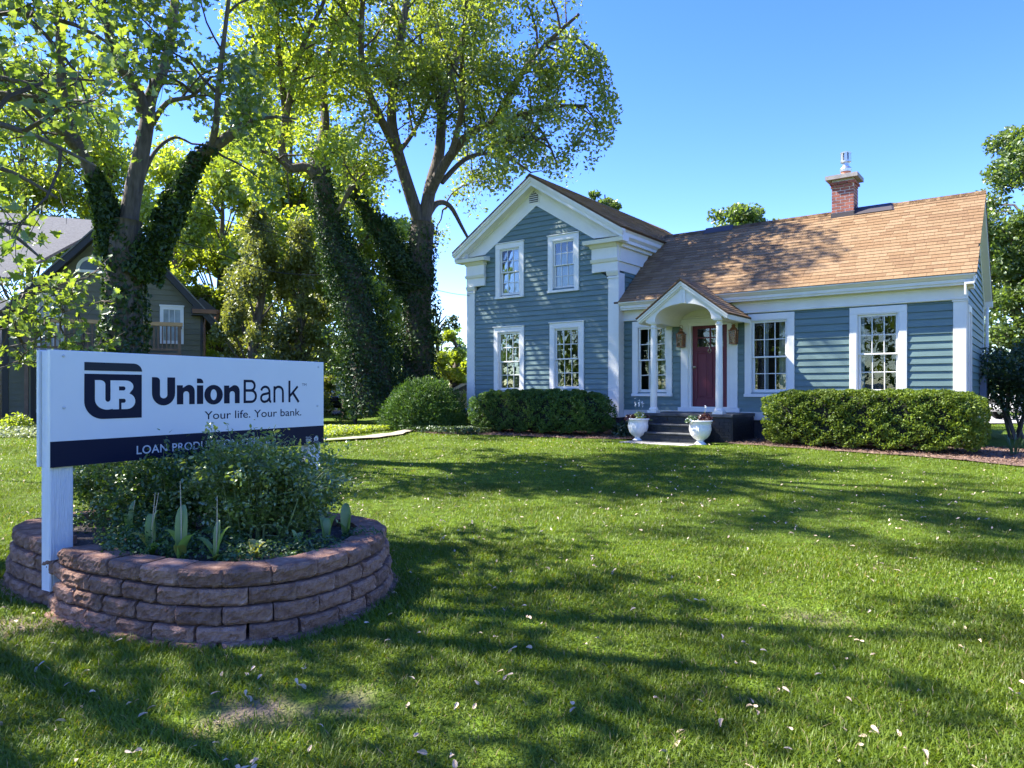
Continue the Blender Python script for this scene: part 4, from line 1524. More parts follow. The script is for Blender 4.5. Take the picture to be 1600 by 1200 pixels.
    ss([(xn, 1.400)] + arc(xn + 0.047, 1.398, 0.047, 160, 5, 9, 0.038) + [(xn + 0.096, 1.380), (xn + 0.096, b2)], 0.0215)
    # k
    xk = 2.024
    ss([(xk, b2), (xk, t2 - 0.002)], 0.0225)
    ss([(xk + 0.004, 1.352), (xk + 0.098, 1.441)], 0.021)
    ss([(xk + 0.038, 1.386), (xk + 0.110, b2)], 0.0235)
    mm.build('lettering', NAVY, pan)
    text_mesh('lettering', 'TM', 2.174, 1.446, 0.024, NAVY, pan, -0.001, 0.0, 1.0, width=0.055)
    text_mesh('lettering', 'Your life. Your bank.', 1.150, 1.176, 0.067, NAVY, pan, -0.001, 0.004, width=1.016)
    text_mesh('lettering', 'LOAN PRODUCTION OFFICE', 0.588, 0.946, 0.062, SILV, pan, -0.0024, 0.012, width=1.21, space=1.05)
    text_mesh('lettering', 'Member', 2.222, 0.966, 0.014, SILV, pan, -0.0024, 0.0, width=0.070)
    text_mesh('lettering', 'FDIC', 2.222, 0.932, 0.028, SILV, pan, -0.0024, 0.02, width=0.072)
    h0 = 2.318
    hs = [[(h0, 0.955), (h0 + 0.006, 0.955), (h0 + 0.006, 0.935), (h0 + 0.056, 0.935), (h0 + 0.056, 0.955), (h0 + 0.062, 0.955), (h0 + 0.031, 0.982)],]
    flat(hs, -0.0026, -0.0017).build('housing_mark', SILV, pan)
    flat([[(h0 + 0.018, 0.942), (h0 + 0.044, 0.942), (h0 + 0.044, 0.947), (h0 + 0.018, 0.947)], [(h0 + 0.018, 0.953), (h0 + 0.044, 0.953), (h0 + 0.044, 0.958), (h0 + 0.018, 0.958)]], -0.0034, -0.0027).build('housing_mark', NAVY, pan)
    text_mesh('lettering', 'EQUAL HOUSING', h0 - 0.006, 0.923, 0.006, SILV, pan, -0.0024, 0.0, width=0.074)
    text_mesh('lettering', 'LENDER', h0 + 0.006, 0.913, 0.007, SILV, pan, -0.0024, 0.0, width=0.05)


build_sign()

# ------------------------------------------------------------------ planter of split-face blocks
PL = [(-3.62, 5.05), (-3.03, 4.57), (-2.84, 4.39), (-2.59, 4.22), (-2.1, 3.99), (-1.76, 3.905), (-1.5, 3.925), (-1.21, 4.06), (-1.03, 4.28), (-0.89, 4.60), (-0.84, 4.98), (-0.93, 5.42), (-1.25, 5.78), (-1.75, 6.1), (-2.35, 6.35), (-3.0, 6.38), (-3.55, 6.08), (-3.82, 5.55)]


def spline_loop(P, step=0.02):
    P = [np.array(p) for p in P]
    n = len(P)
    out = []
    for i in range(n):
        p0, p1, p2, p3 = P[(i - 1) % n], P[i], P[(i + 1) % n], P[(i + 2) % n]
        for k in range(16):
            t = k / 16
            out.append(0.5 * (2 * p1 + (p2 - p0) * t + (2 * p0 - 5 * p1 + 4 * p2 - p3) * t * t + (3 * p1 - p0 - 3 * p2 + p3) * t ** 3))
    out = np.array(out)
    d = np.r_[0, np.cumsum(np.linalg.norm(np.diff(np.r_[out, out[:1]], axis=0), axis=1))]
    ext = np.r_[out, out[:1]]
    m = int(d[-1] / step)
    t = np.linspace(0, d[-1], m, endpoint=False)
    return np.stack([np.interp(t, d, ext[:, 0]), np.interp(t, d, ext[:, 1])], 1), d[-1]


PLOOP, PLEN = spline_loop(PL)
PCEN = PLOOP.mean(0)


def loop_at(s):
    n = len(PLOOP)
    u = (s / PLEN * n) % n
    i = int(u)
    f = u - i
    p = PLOOP[i] * (1 - f) + PLOOP[(i + 1) % n] * f
    a, b = PLOOP[(i - 2) % n], PLOOP[(i + 3) % n]
    t = b - a
    t = t / np.linalg.norm(t)
    return p, t, np.array([t[1], -t[0]])          # outward normal for a counter-clockwise loop


def block_mesh(seed, w, hgt, dep):
    """split-face block: rough front face (low y), worn edges, tapering to the back"""
    r = np.random.default_rng(seed)
    nx, nz = 14, 6
    vs, fs = [], []
    gx = np.linspace(-0.5, 0.5, nx + 1) * w
    gzv = np.linspace(0, 1, nz + 1) * hgt
    low = r.normal(size=(4, 4))
    for j in range(nz + 1):
        for i in range(nx + 1):
            u, v = i / nx, j / nz
            a = low[min(int(v * 3), 2):min(int(v * 3), 2) + 2, min(int(u * 3), 2):min(int(u * 3), 2) + 2]
            fu, fv = u * 3 - min(int(u * 3), 2), v * 3 - min(int(v * 3), 2)
            b = (a[0, 0] * (1 - fu) + a[0, 1] * fu) * (1 - fv) + (a[1, 0] * (1 - fu) + a[1, 1] * fu) * fv
            e = max(0, 1 - min(u, 1 - u) * 18) * 1.7 + max(0, 1 - min(v, 1 - v) * 9) * 1.0
            y = b * 0.0034 + r.normal() * 0.0032 + e * 0.013
            vs.append((gx[i] * (1 - 0.008 * e) , y, gzv[j]))
    for j in range(nz):
        for i in range(nx):
            k = j * (nx + 1) + i
            fs.append((k, k + 1, k + nx + 2, k + nx + 1))
    o = len(vs)
    bw = w * 0.80
    vs += [(-bw / 2, dep, 0), (bw / 2, dep, 0), (bw / 2, dep, hgt), (-bw / 2, dep, hgt)]
    top = [nz * (nx + 1) + i for i in range(nx + 1)]
    bot = list(range(nx + 1))
    lef = [j * (nx + 1) for j in range(nz + 1)]
    rig = [j * (nx + 1) + nx for j in range(nz + 1)]
    fs.append(tuple(top + [o + 2, o + 3]))
    fs.append(tuple(bot[::-1] + [o, o + 1]))
    fs.append(tuple(lef + [o + 3, o]))
    fs.append(tuple(rig[::-1] + [o + 1, o + 2]))
    fs.append((o, o + 3, o + 2, o + 1))
    me = bpy.data.meshes.new('block')
    me.from_pydata(vs, [], fs)
    me.materials.append(BLOCKM)
    me.update()
    return me


planter = empty('brick_planter', (float(PCEN[0]), float(PCEN[1]), 0.0))
tag(planter, 'round raised planter walled with red split-face blocks under the bank sign', 'planter')


def build_planter():
    bw, bh = 0.29, 0.100
    nb = round(PLEN / bw)
    w = PLEN / nb
    var = [block_mesh(100 + i, w - 0.024, bh - 0.007, 0.17) for i in range(7)]
    cap = [block_mesh(200 + i, w - 0.020, bh - 0.003, 0.21) for i in range(5)]
    postp = np.array([SL0.x, SL0.y]) + 0.08 * np.array([SD.x, SD.y])
    for c in range(-1, 4):
        for i in range(nb):
            s = (i + (0.5 if c % 2 else 0.0) + 0.13) * w
            p, t, no = loop_at(s)
            if np.linalg.norm(p - postp) < 0.175 and p[1] < 5:
                continue
            ins = 0.016 * (c + 1) - (0.03 if c < 0 else 0.0)
            p = p - no * (ins + rnd.uniform(-0.008, 0.008))
            o = link('block', (cap if c == 3 else var)[rnd.randrange(5)], planter)
            z = c * bh + (0.004 if c == 3 else 0) if c >= 0 else -0.075
            ang = math.atan2(t[1], t[0])
            o.location = (p[0] - PCEN[0], p[1] - PCEN[1], z + rnd.uniform(-.0015, .0015))
            o.rotation_euler = (0, 0, ang + rnd.uniform(-.04, .04))
    # half blocks that close the wall against the post
    # soil
    ring = [loop_at(PLEN * k / 60) for k in range(60)]
    V = [(0, 0, 0.36)] + [((p - no * 0.12)[0] - PCEN[0], (p - no * 0.12)[1] - PCEN[1], 0.345) for p, t, no in ring]
    V += [((p - no * 0.13)[0] - PCEN[0], (p - no * 0.13)[1] - PCEN[1], -0.05) for p, t, no in ring]
    F = [(0, 1 + k, 1 + (k + 1) % 60) for k in range(60)] + [(1 + k, 61 + k, 61 + (k + 1) % 60, 1 + (k + 1) % 60) for k in range(60)]
    MB().add(V, F).build('planter_soil', SOIL, planter)


build_planter()

# ------------------------------------------------------------------ plants of the planter
ROSE = leafmat('rose_leaf', (0.055, 0.108, 0.016), (0.125, 0.20, 0.038), 0.42, gloss=0.06, rough=0.32)
ROSE2 = leafmat('pale_rose_leaf', (0.105, 0.175, 0.028), (0.235, 0.30, 0.075), 0.46, gloss=0.09, rough=0.3)
HERB = leafmat('herb_leaf', (0.04, 0.088, 0.02), (0.085, 0.155, 0.035), 0.35, gloss=0.05)
TULIP = leafmat('tulip_leaf', (0.17, 0.27, 0.06), (0.25, 0.35, 0.09), 0.5, gloss=0.06)
TULIPY = leafmat('yellowing_leaf', (0.22, 0.25, 0.05), (0.34, 0.33, 0.09), 0.45, gloss=0.05)


def rose(cx_, cy_, rx, ry, z0, z1, n, m, label, stems=14, lean=(0, 0)):
    b = empty('rose_bush', (cx_, cy_, z0))
    tag(b, label, 'bush')
    H = z1 - z0
    pts, sm = [], MB()
    for k in range(stems):
        an = 2 * math.pi * k / stems + rnd.uniform(-.3, .3)
        rr = math.sqrt(rnd.random())
        tx, ty = rx * rr * math.cos(an) + lean[0], ry * rr * math.sin(an) + lean[1]
        hh = H * (1.05 - 0.42 * rr ** 2) * rnd.uniform(0.8, 1.05)
        p = [(0.5 * tx, 0.5 * ty, 0), (0.68 * tx, 0.68 * ty, hh * 0.45), (0.82 * tx, 0.82 * ty, hh * 0.85), (tx, ty, hh)]
        sm.tube(p, [0.008, 0.006, 0.004, 0.002], 5, mi=0)
        for q in range(16):
            t = rnd.uniform(0.08, 1.0)
            i = min(int(t * 3), 2)
            f = t * 3 - i
            o = Vector(p[i]).lerp(Vector(p[i + 1]), f)
            dr = Vector((rnd.gauss(0, 1), rnd.gauss(0, 1), rnd.gauss(0.5, 0.7))).normalized()
            ln = rnd.uniform(0.06, 0.20) * (0.8 + H)
            e = o + dr * ln
            e.z = max(e.z, 0.02)
            sm.tube([o, o.lerp(e, 0.5) + Vector((0, 0, .01)), e], [0.003, 0.0022, 0.0012], 3, cap=False)
            for w_ in range(5):
                pts.append(o.lerp(e, rnd.uniform(0.2, 1.05)))
    sm.build('rose_stems', STEM, b)
    pts = np.array([tuple(p) for p in pts])
    P = pts[rng.integers(0, len(pts), n)] + rng.normal(size=(n, 3)) * 0.028
    P[:, 2] = np.maximum(P[:, 2], 0.01)
    leafcloud('rose_leaves', P, 0.032, m, b, OVAL, up=0.7)
    return b


rose(-1.80, 4.98, 0.46, 0.42, 0.35, 0.99, 12000, ROSE2, 'bushy rose with pale glossy leaves in front of the sign\'s right half', 26)
rose(-2.50, 5.35, 0.48, 0.42, 0.35, 0.93, 10000, ROSE, 'dark green rose bush in the middle of the planter, covering the navy band', 22)
rose(-3.15, 5.75, 0.42, 0.42, 0.35, 0.93, 7500, ROSE, 'dark rose bush seen in the gap between the white post and the sign\'s lower edge', 18)
rose(-1.60, 5.38, 0.34, 0.36, 0.35, 0.90, 6000, ROSE2, 'smaller rose bush behind the pale one, by the sign\'s right end', 16)
P = []
for cx_, cy_, r_, n_, h_ in ((-2.35, 4.62, 0.30, 1300, 0.20), (-2.55, 4.95, 0.32, 1500, 0.26), (-1.95, 4.65, 0.30, 1100, 0.15), (-1.55, 4.45, 0.28, 900, 0.11), (-1.30, 4.62, 0.22, 700, 0.12), (-2.75, 5.3, 0.3, 900, 0.3), (-3.2, 5.5, 0.3, 500, 0.16), (-1.05, 5.0, 0.15, 300, 0.10)):
    a, q = rng.random(n_) * 2 * math.pi, np.sqrt(rng.random(n_)) * r_
    P.append(np.stack([cx_ + q * np.cos(a), cy_ + q * np.sin(a), 0.355 + rng.random(n_) * h_ * (1 - (q / r_) ** 2 * 0.7)], 1))
o = leafcloud('ground_cover', np.concatenate(P), 0.026, HERB, None, OVAL, up=1.0)
tag(o, 'low leafy herb carpeting the planter soil between the tulips', 'ground cover', kind='stuff')
nP = 260
ii = rng.integers(0, len(PLOOP), nP)
Pm = PLOOP[ii] + (PCEN - PLOOP[ii]) * (0.11 + 0.25 * rng.random((nP, 1)))
o = leafcloud('bark_chips', np.c_[Pm, 0.357 + 0.008 * rng.random(nP)], 0.035, mat('dry_chip', (0.3, 0.22, 0.16), 0.9, 0.4, 9), None, NEEDLE, up=3)
tag(o, 'bark chips and dry petals strewn along the planter rim', 'chips', kind='stuff')


def tulip(x, y, h, leaves, label, m=TULIP, stems=1, z0=0.35):
    """leaves: list of (azimuth deg, length, width, rise 0..1, yellow)"""
    t = empty('tulip_plant', (x, y, z0))
    tag(t, label, 'tulip', 'spent tulips along the front of the planter')
    for k in range(stems):
        a = rnd.uniform(0, 6.28)
        lx = rnd.uniform(-.03, .03) + k * 0.04
        MB().tube([(0, 0, 0), (lx * 0.3, 0.01, h * 0.5), (lx, 0.012, h)], [0.0045, 0.0035, 0.002], 6).build('stem', [STEM, DRYSTEM][h > 0.25], t)
    for az, ln, wd, rise, yel in leaves:
        ln, wd = ln * 1.2, wd * 1.25
        n = 7
        vs, fs = [], []
        ca, sa = math.cos(R(az)), math.sin(R(az))
        for i in range(n + 1):
            u = i / n
            r_ = ln * (u * (1 - rise) + 0.10 * u * u)
            z = ln * (math.sin(u * math.pi * 0.5) * rise * 1.0) - (0.10 * ln * u ** 3 if rise < 0.6 else 0)
            ww = wd * (math.sin(math.pi * min(u * 0.85 + 0.15, 1.0)) ** 0.8) * 0.5 if i < n else 0.002
            cup = 0.45 * ww
            base = Vector((ca * r_, sa * r_, z))
            side = Vector((-sa, ca, 0))
            upv = Vector((-ca * rise, -sa * rise, 1 - rise * 0.6))
            vs += [base + side * ww + upv * cup, base, base - side * ww + upv * cup]
        for i in range(n):
            fs += [(3 * i, 3 * i + 1, 3 * i + 4, 3 * i + 3), (3 * i + 1, 3 * i + 2, 3 * i + 5, 3 * i + 4)]
        MB().add(vs, fs).build('leaf', TULIPY if yel else m, t, smooth=True)


def pp(x, y, z=0.35):
    """point of height z that the photograph shows at pixel x, y"""
    t = (EYE - z) * F_PX / (y - 609.0)
    return ((x - 800) / F_PX * t, t)


tx = pp(235, 868)
tulip(*tx, 0.40, [(200, 0.20, 0.085, 0.62, 1), (-20, 0.19, 0.10, 0.45, 0), (120, 0.24, 0.05, 0.9, 0), (40, 0.26, 0.045, 0.92, 0), (-90, 0.13, 0.07, 0.35, 0)], 'tallest tulip clump with one bright yellow-green leaf, left of centre', stems=2)
tx = pp(283, 875)
tulip(*tx, 0.49, [(190, 0.22, 0.075, 0.72, 0), (-10, 0.20, 0.085, 0.68, 0), (100, 0.30, 0.06, 0.93, 0), (-80, 0.15, 0.06, 0.6, 1)], 'tulip with a long bare pale stalk and two folded leaves')
tx = pp(338, 876)
tulip(*tx, 0.40, [(175, 0.24, 0.05, 0.55, 0), (15, 0.22, 0.05, 0.78, 0), (90, 0.22, 0.035, 0.92, 0), (-100, 0.10, 0.06, 0.35, 1), (-30, 0.11, 0.06, 0.4, 1)], 'tulip with narrow spreading leaves and a thin curved stalk')
tx = pp(399, 872)
tulip(*tx, 0.08, [(150, 0.13, 0.06, 0.72, 1), (20, 0.12, 0.06, 0.66, 1), (260, 0.10, 0.06, 0.5, 1)], 'small withered tulip with only yellow leaves at the rim', m=TULIPY)
tx = pp(463, 862)
tulip(*tx, 0.10, [(170, 0.14, 0.04, 0.85, 0), (10, 0.17, 0.05, 0.45, 0), (60, 0.14, 0.05, 0.7, 0)], 'short curled tulip beside the bare soil at right of the rim')
tx = pp(510, 850)
tulip(*tx, 0.12, [(150, 0.19, 0.06, 0.8, 0), (40, 0.21, 0.07, 0.75, 0), (90, 0.16, 0.05, 0.9, 0)], 'upright broad-leaved tulip under the right edge of the rose')
tx = pp(540, 838)
tulip(*tx, 0.12, [(100, 0.22, 0.06, 0.88, 0), (60, 0.16, 0.05, 0.85, 0), (200, 0.12, 0.05, 0.7, 0)], 'dark upright tulip nearest the right-hand end of the planter')
tx = pp(203, 850)
tulip(*tx, 0.30, [(160, 0.20, 0.05, 0.85, 0), (70, 0.26, 0.04, 0.94, 0), (-10, 0.14, 0.05, 0.8, 0)], 'thin tulip half hidden in the herbs, leftmost of its row')
# ------------------------------------------------------------------ trees
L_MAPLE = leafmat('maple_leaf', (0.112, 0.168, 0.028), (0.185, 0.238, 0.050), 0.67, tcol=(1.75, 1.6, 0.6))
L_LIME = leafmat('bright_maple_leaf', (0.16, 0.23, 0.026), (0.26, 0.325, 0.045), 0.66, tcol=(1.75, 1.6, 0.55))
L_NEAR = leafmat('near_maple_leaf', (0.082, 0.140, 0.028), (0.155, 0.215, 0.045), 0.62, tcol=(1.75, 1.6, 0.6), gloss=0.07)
L_OLIVE = leafmat('olive_spray', (0.11, 0.135, 0.032), (0.19, 0.205, 0.055), 0.5)
L_DARK = leafmat('dark_leaf', (0.024, 0.052, 0.012), (0.055, 0.095, 0.022), 0.3)
L_IVY = leafmat('ivy_leaf', (0.018, 0.042, 0.010), (0.042, 0.080, 0.020), 0.25, gloss=0.03)
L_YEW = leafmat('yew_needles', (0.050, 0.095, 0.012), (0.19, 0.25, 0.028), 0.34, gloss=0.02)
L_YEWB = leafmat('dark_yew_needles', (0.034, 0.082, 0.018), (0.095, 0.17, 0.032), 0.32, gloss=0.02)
L_MID = leafmat('mid_green_leaf', (0.080, 0.135, 0.026), (0.14, 0.20, 0.045), 0.52)


def catmull(P, n=4):
    P = [np.array(p, float) for p in P]
    out = []
    m = len(P)
    for i in range(m - 1):
        p0, p1, p2, p3 = P[max(i - 1, 0)], P[i], P[i + 1], P[min(i + 2, m - 1)]
        for k in range(n):
            t = k / n
            out.append(0.5 * (2 * p1 + (p2 - p0) * t + (2 * p0 - 5 * p1 + 4 * p2 - p3) * t * t + (3 * p1 - p0 - 3 * p2 + p3) * t ** 3))
    out.append(P[-1])
    return np.array(out)


def wander(o, d, ln, segs, curl, drop, r):
    pts = [o]
    d = d / np.linalg.norm(d)
    p = o.copy()
    for i in range(segs):
        d = d + r.normal(size=3) * curl
        d[2] -= drop
        d = d / np.linalg.norm(d)
        p = p + d * ln / segs
        pts.append(p)
    return np.array(pts)


def grow(limbs, r, per_m=1.6, l2=(1.2, 2.6), n3=5, l3=(0.5, 1.1), start=0.35, up=0.35, drop3=0.05, keep=None, wood=None):
    """side branches and twigs on hand-placed limbs; returns points to hang leaves on"""
    leafpts = []
    for L in limbs:
        pts, rad, st = L
        seg = np.linalg.norm(np.diff(pts, axis=0), axis=1)
        cum = np.r_[0, np.cumsum(seg)]
        tot = cum[-1]
        nb = max(1, int(tot * per_m * (1 - st)))
        for k in range(nb + 1):
            t = st + (1 - st) * (k + r.random() * 0.9) / (nb + 1)
            if k == nb:
                t = 0.995
            s = t * tot
            i = min(int(np.searchsorted(cum, s)) - 1, len(seg) - 1)
            i = max(i, 0)
            f = (s - cum[i]) / max(seg[i], 1e-6)
            o = pts[i] * (1 - f) + pts[i + 1] * f
            T = (pts[i + 1] - pts[i]) / max(seg[i], 1e-6)
            v = r.normal(size=3)
            v = v - T * v.dot(T)
            v /= np.linalg.norm(v)
            d = T * (0.55 if k < nb else 1.4) + v * 0.95 + np.array([0, 0, up])
            ln = r.uniform(*l2) * (1.15 - 0.45 * t)
            b = wander(o, d, ln, 5, 0.16, 0.03, r)
            if keep is not None and not (keep(b[2]) and keep(b[-1])):
                continue
            rb = 0.012 + 0.011 * ln
            wood.tube(b, np.linspace(rb, 0.006, 6), 4, cap=False)
            for q in range(n3 + 1):
                u = r.uniform(0.25, 1.0) if q < n3 else 1.0
                j = min(int(u * 5), 4)
                o3 = b[j] + (b[j + 1] - b[j]) * (u * 5 - j)
                d3 = (b[j + 1] - b[j]) / max(np.linalg.norm(b[j + 1] - b[j]), 1e-6) * 0.7 + r.normal(size=3) * 0.75
                l3_ = r.uniform(*l3)
                c = wander(o3, d3, l3_, 4, 0.22, drop3, r)
                if keep is not None and not keep(c[-1]):
                    continue
                wood.tube(c, [0.008, 0.006, 0.0045, 0.003, 0.002], 3, cap=False)
                for w_ in range(8):
                    uu = r.uniform(0.15, 1.02) * 4
                    jj = min(int(uu), 3)
                    leafpts.append(c[jj] + (c[jj + 1] - c[jj]) * (uu - jj))
            for w_ in range(4):
                leafpts.append(b[-1] + r.normal(size=3) * 0.15)
    return np.array(leafpts)


def ivy_on(name, limbs, upto, parent, n, thick, r, m=None):
    """ivy leaves round the lower part of the limbs"""
    P, O = [], []
    tot = sum(len(l[0]) for l in limbs)
    for pts, rad, top in limbs:
        z = pts[:, 2]
        for _ in range(int(n / len(limbs))):
            fr_ = 1 - math.sqrt(r.random())
            u = fr_ * (len(pts) - 1) * min(top * 1.35, 0.99)
            i = int(u)
            f = u - i
            c = pts[i] * (1 - f) + pts[i + 1] * f
            ra = rad[i] * (1 - f) + rad[i + 1] * f
            T = unit((pts[i + 1] - pts[i])[None])[0]
            v = r.normal(size=3)
            v -= T * v.dot(T)
            v /= np.linalg.norm(v)
            P.append(c + v * (ra + thick * (0.25 + 0.9 * r.random() ** 1.5) * (1.0 - 0.8 * fr_) * (0.75 + 0.5 * math.sin(c[2] * 2.3 + 3 * math.atan2(v[1], v[0])))))
            O.append(v * 1.2)
    return leafcloud(name, np.array(P), 0.105, m or L_IVY, parent, BROAD, up=0.1, outward=np.array(O), hang=0.7)


def limb(pxs, dep, ra, rb, n=4):
    """limb through photograph pixels; dep: depth or list of depths"""
    k = len(pxs)
    D = dep if hasattr(dep, '__len__') else [dep] * k
    P = [tuple(px(p[0], p[1], d)) for p, d in zip(pxs, np.interp(np.linspace(0, 1, k), np.linspace(0, 1, len(D)), D))]
    c = catmull(P, n or 4)
    return c, np.linspace(ra, rb, len(c)) if not hasattr(ra, '__len__') else np.interp(np.linspace(0, 1, len(c)), np.linspace(0, 1, len(ra)), ra)


def make_tree(name, label, cat, base, limbs, seed, nleaf, size, lm, group=None, ivy=None, extra_limbs=(), shape=DIAM, hang=0.25, jit=0.12, sides=9, **kw):
    """limbs: list of (points, radii, start of branching or None)"""
    r = np.random.default_rng(seed)
    root = empty(name, base)
    tag(root, label, cat, group)
    B = np.array(base)
    wood = MB()
    for pts, rad, st in limbs:
        wood.tube([p - B for p in pts], rad, sides)
    tk = wood.build('trunk', BARK, root, smooth=True)
    tw = MB()
    grown = [(p - B, ra, st) for p, ra, st in list(limbs) + list(extra_limbs) if st is not None]
    kp = kw.pop('keep', None)
    k2 = (lambda q: kp(q + B)) if kp else None
    lp = grow(grown, r, wood=tw, keep=k2, **kw)
    tw.build('branches', TWIG, root)
    P = lp[r.integers(0, len(lp), nleaf)] + r.normal(size=(nleaf, 3)) * jit
    if kp:
        ok = np.array([kp(q) for q in P + B])
        P = P[ok]
    leafcloud('crown', P, size, lm, root, shape, up=0.45, hang=hang)
    if ivy:
        ivy_on('ivy', [(p - B, ra, top) for p, ra, top in ivy[0]], 1, root, ivy[1], ivy[2], r)
    return root


def topix(p):
    return 800 + F_PX * p[0] / p[1], 609 - F_PX * (p[2] - EYE) / p[1]


def main_tree():
    D = 24.5
    L = []
    tr, trr = limb([(652, 668), (650, 600), (653, 520), (655, 450), (657, 390), (661, 348)], D, [0.62, 0.52, 0.45, 0.42, 0.42, 0.40], 0)
    L.append((tr, trr, None))
    A, Ar = limb([(657, 352), (640, 300), (622, 240), (612, 190), (615, 140), (626, 60), (640, -30), (650, -130)], [D, D - 1.0], 0.24, 0.08, 0)
    L.append((A, Ar, 0.25))
    A2, A2r = limb([(624, 245), (602, 200), (582, 160), (567, 110), (564, 50), (568, -30), (560, -140)], [D - .3, D - 4.5], 0.16, 0.05, 0)
    L.append((A2, A2r, 0.2))
    Bm, Br = limb([(662, 350), (673, 290), (686, 240), (690, 190), (697, 140), (720, 70), (738, -10), (760, -110)], [D, D + 1], 0.24, 0.07, 0)
    L.append((Bm, Br, 0.3))
    B2, B2r = limb([(690, 195), (682, 140), (668, 100), (655, 50), (660, -40)], [D + .5, D + 2.5], 0.12, 0.05, 0)
    L.append((B2, B2r, 0.2))
    C, Cr = limb([(672, 300), (688, 268), (712, 232), (740, 205), (775, 190), (815, 180), (860, 167), (915, 165)], [D, D - 1.2, D - 3.6], 0.20, 0.04, 0)
    L.append((C, Cr, 0.25))
    C2, C2r = limb([(772, 192), (800, 140), (825, 100), (860, 62), (905, 22)], [D - 1.4, D - 4.2], 0.12, 0.04, 0)
    L.append((C2, C2r, 0.15))
    C3, C3r = limb([(705, 240), (722, 170), (722, 90), (728, 10), (735, -60)], [D - .9, D - 4.5], 0.11, 0.04, 0)
    L.append((C3, C3r, 0.25))
    C4, C4r = limb([(812, 182), (838, 196), (858, 226), (872, 262)], [D - 2.1, D - 4.2], 0.06, 0.02, 0)
    L.append((C4, C4r, 0.1))
    C5, C5r = limb([(860, 62), (900, 60), (930, 90), (945, 130)], [D - 3, D - 2.5], 0.06, 0.02, 0)
    L.append((C5, C5r, 0.1))
    Dm, Dr = limb([(664, 345), (682, 318), (703, 322), (722, 355), (738, 385)], [D, D + 1.5], 0.13, 0.04, 0)
    L.append((Dm, Dr, 0.35))
    D2, D2r = limb([(690, 285), (725, 250), (760, 240), (800, 250), (830, 270)], [D, D + 2.0], 0.10, 0.03, 0)
    L.append((D2, D2r, 0.3))
    E, Er = limb([(645, 450), (628, 415), (604, 375), (580, 340), (556, 300), (535, 250)], [D, D - 1.5], 0.28, 0.09, 0)
    L.append((E, Er, 0.6))
    low, lowr = limb([(622, 240), (650, 200), (670, 150), (655, 80)], [D - 0.5, D + 1.5], 0.09, 0.03, 0)
    L.append((low, lowr, 0.2))

    def keep(p):
        x, y = topix(p)
        # outline of the crown against the sky
        lim = np.interp(y, [-400, -60, 30, 100, 180, 230, 300, 340, 380, 460], [890, 905, 915, 952, 975, 955, 900, 880, 735, 720])
        if x > lim or (x < 470 and y > 60):
            return False
        if x > 690 and y > 262 + abs(x - 827) * (1.06 if x < 827 else 0.52):
            return False
        if y > 285 and x > 690 and y > 285 + (700 + 130 - x) * 0.9 + 60:
            return False
        if 640 < x < 720 and y > 400:
            return False
        return True
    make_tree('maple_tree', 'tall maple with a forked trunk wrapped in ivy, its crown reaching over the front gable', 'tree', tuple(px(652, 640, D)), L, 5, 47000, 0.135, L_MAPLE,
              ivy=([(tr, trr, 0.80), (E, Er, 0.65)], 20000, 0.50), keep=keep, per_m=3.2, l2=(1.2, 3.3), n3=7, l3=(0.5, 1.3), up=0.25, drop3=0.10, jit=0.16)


main_tree()


def leaning_tree():
    D = 23.0
    L = []
    tr, trr = limb([(588, 650), (580, 590), (566, 520), (548, 440), (526, 390), (512, 345), (503, 290), (496, 240)], D, [0.75, 0.6, 0.5, 0.42, 0.36, 0.32, 0.28, 0.24], 0)
    L.append((tr, trr, None))
    a, ar = limb([(503, 290), (480, 262), (452, 262), (440, 230), (446, 190), (440, 120), (432, 40), (430, -60)], [D, D - 2], 0.17, 0.06, 0)
    L.append((a, ar, 0.3))
    b, br = limb([(497, 245), (508, 190), (503, 120), (520, 60), (545, -20)], [D, D + 1.5], 0.18, 0.06, 0)
    L.append((b, br, 0.2))
    c, cr = limb([(446, 190), (462, 110), (478, 60), (505, 5), (520, -50)], [D - 1.5, D - 2.5], 0.10, 0.04, 0)
    L.append((c, cr, 0.2))
    d, dr = limb([(452, 262), (420, 240), (395, 235)], [D - 1, D - 3], 0.08, 0.03, 0)
    L.append((d, dr, 0.2))
    e, er = limb([(512, 350), (535, 320), (548, 290), (570, 270)], [D, D - 1], 0.09, 0.03, 0)
    L.append((e, er, 0.3))
    f, fr = limb([(440, 120), (415, 90), (390, 40), (380, -30)], [D - 1.5, D - 3], 0.08, 0.03, 0)
    L.append((f, fr, 0.2))

    def keep(p):
        x, y = topix(p)
        return x < 610 and y < 400 and x > 330
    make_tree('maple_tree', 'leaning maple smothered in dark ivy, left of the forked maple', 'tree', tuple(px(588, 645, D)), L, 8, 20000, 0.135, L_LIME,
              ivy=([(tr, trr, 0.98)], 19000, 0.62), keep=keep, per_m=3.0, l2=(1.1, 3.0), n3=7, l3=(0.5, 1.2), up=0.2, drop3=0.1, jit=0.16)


leaning_tree()


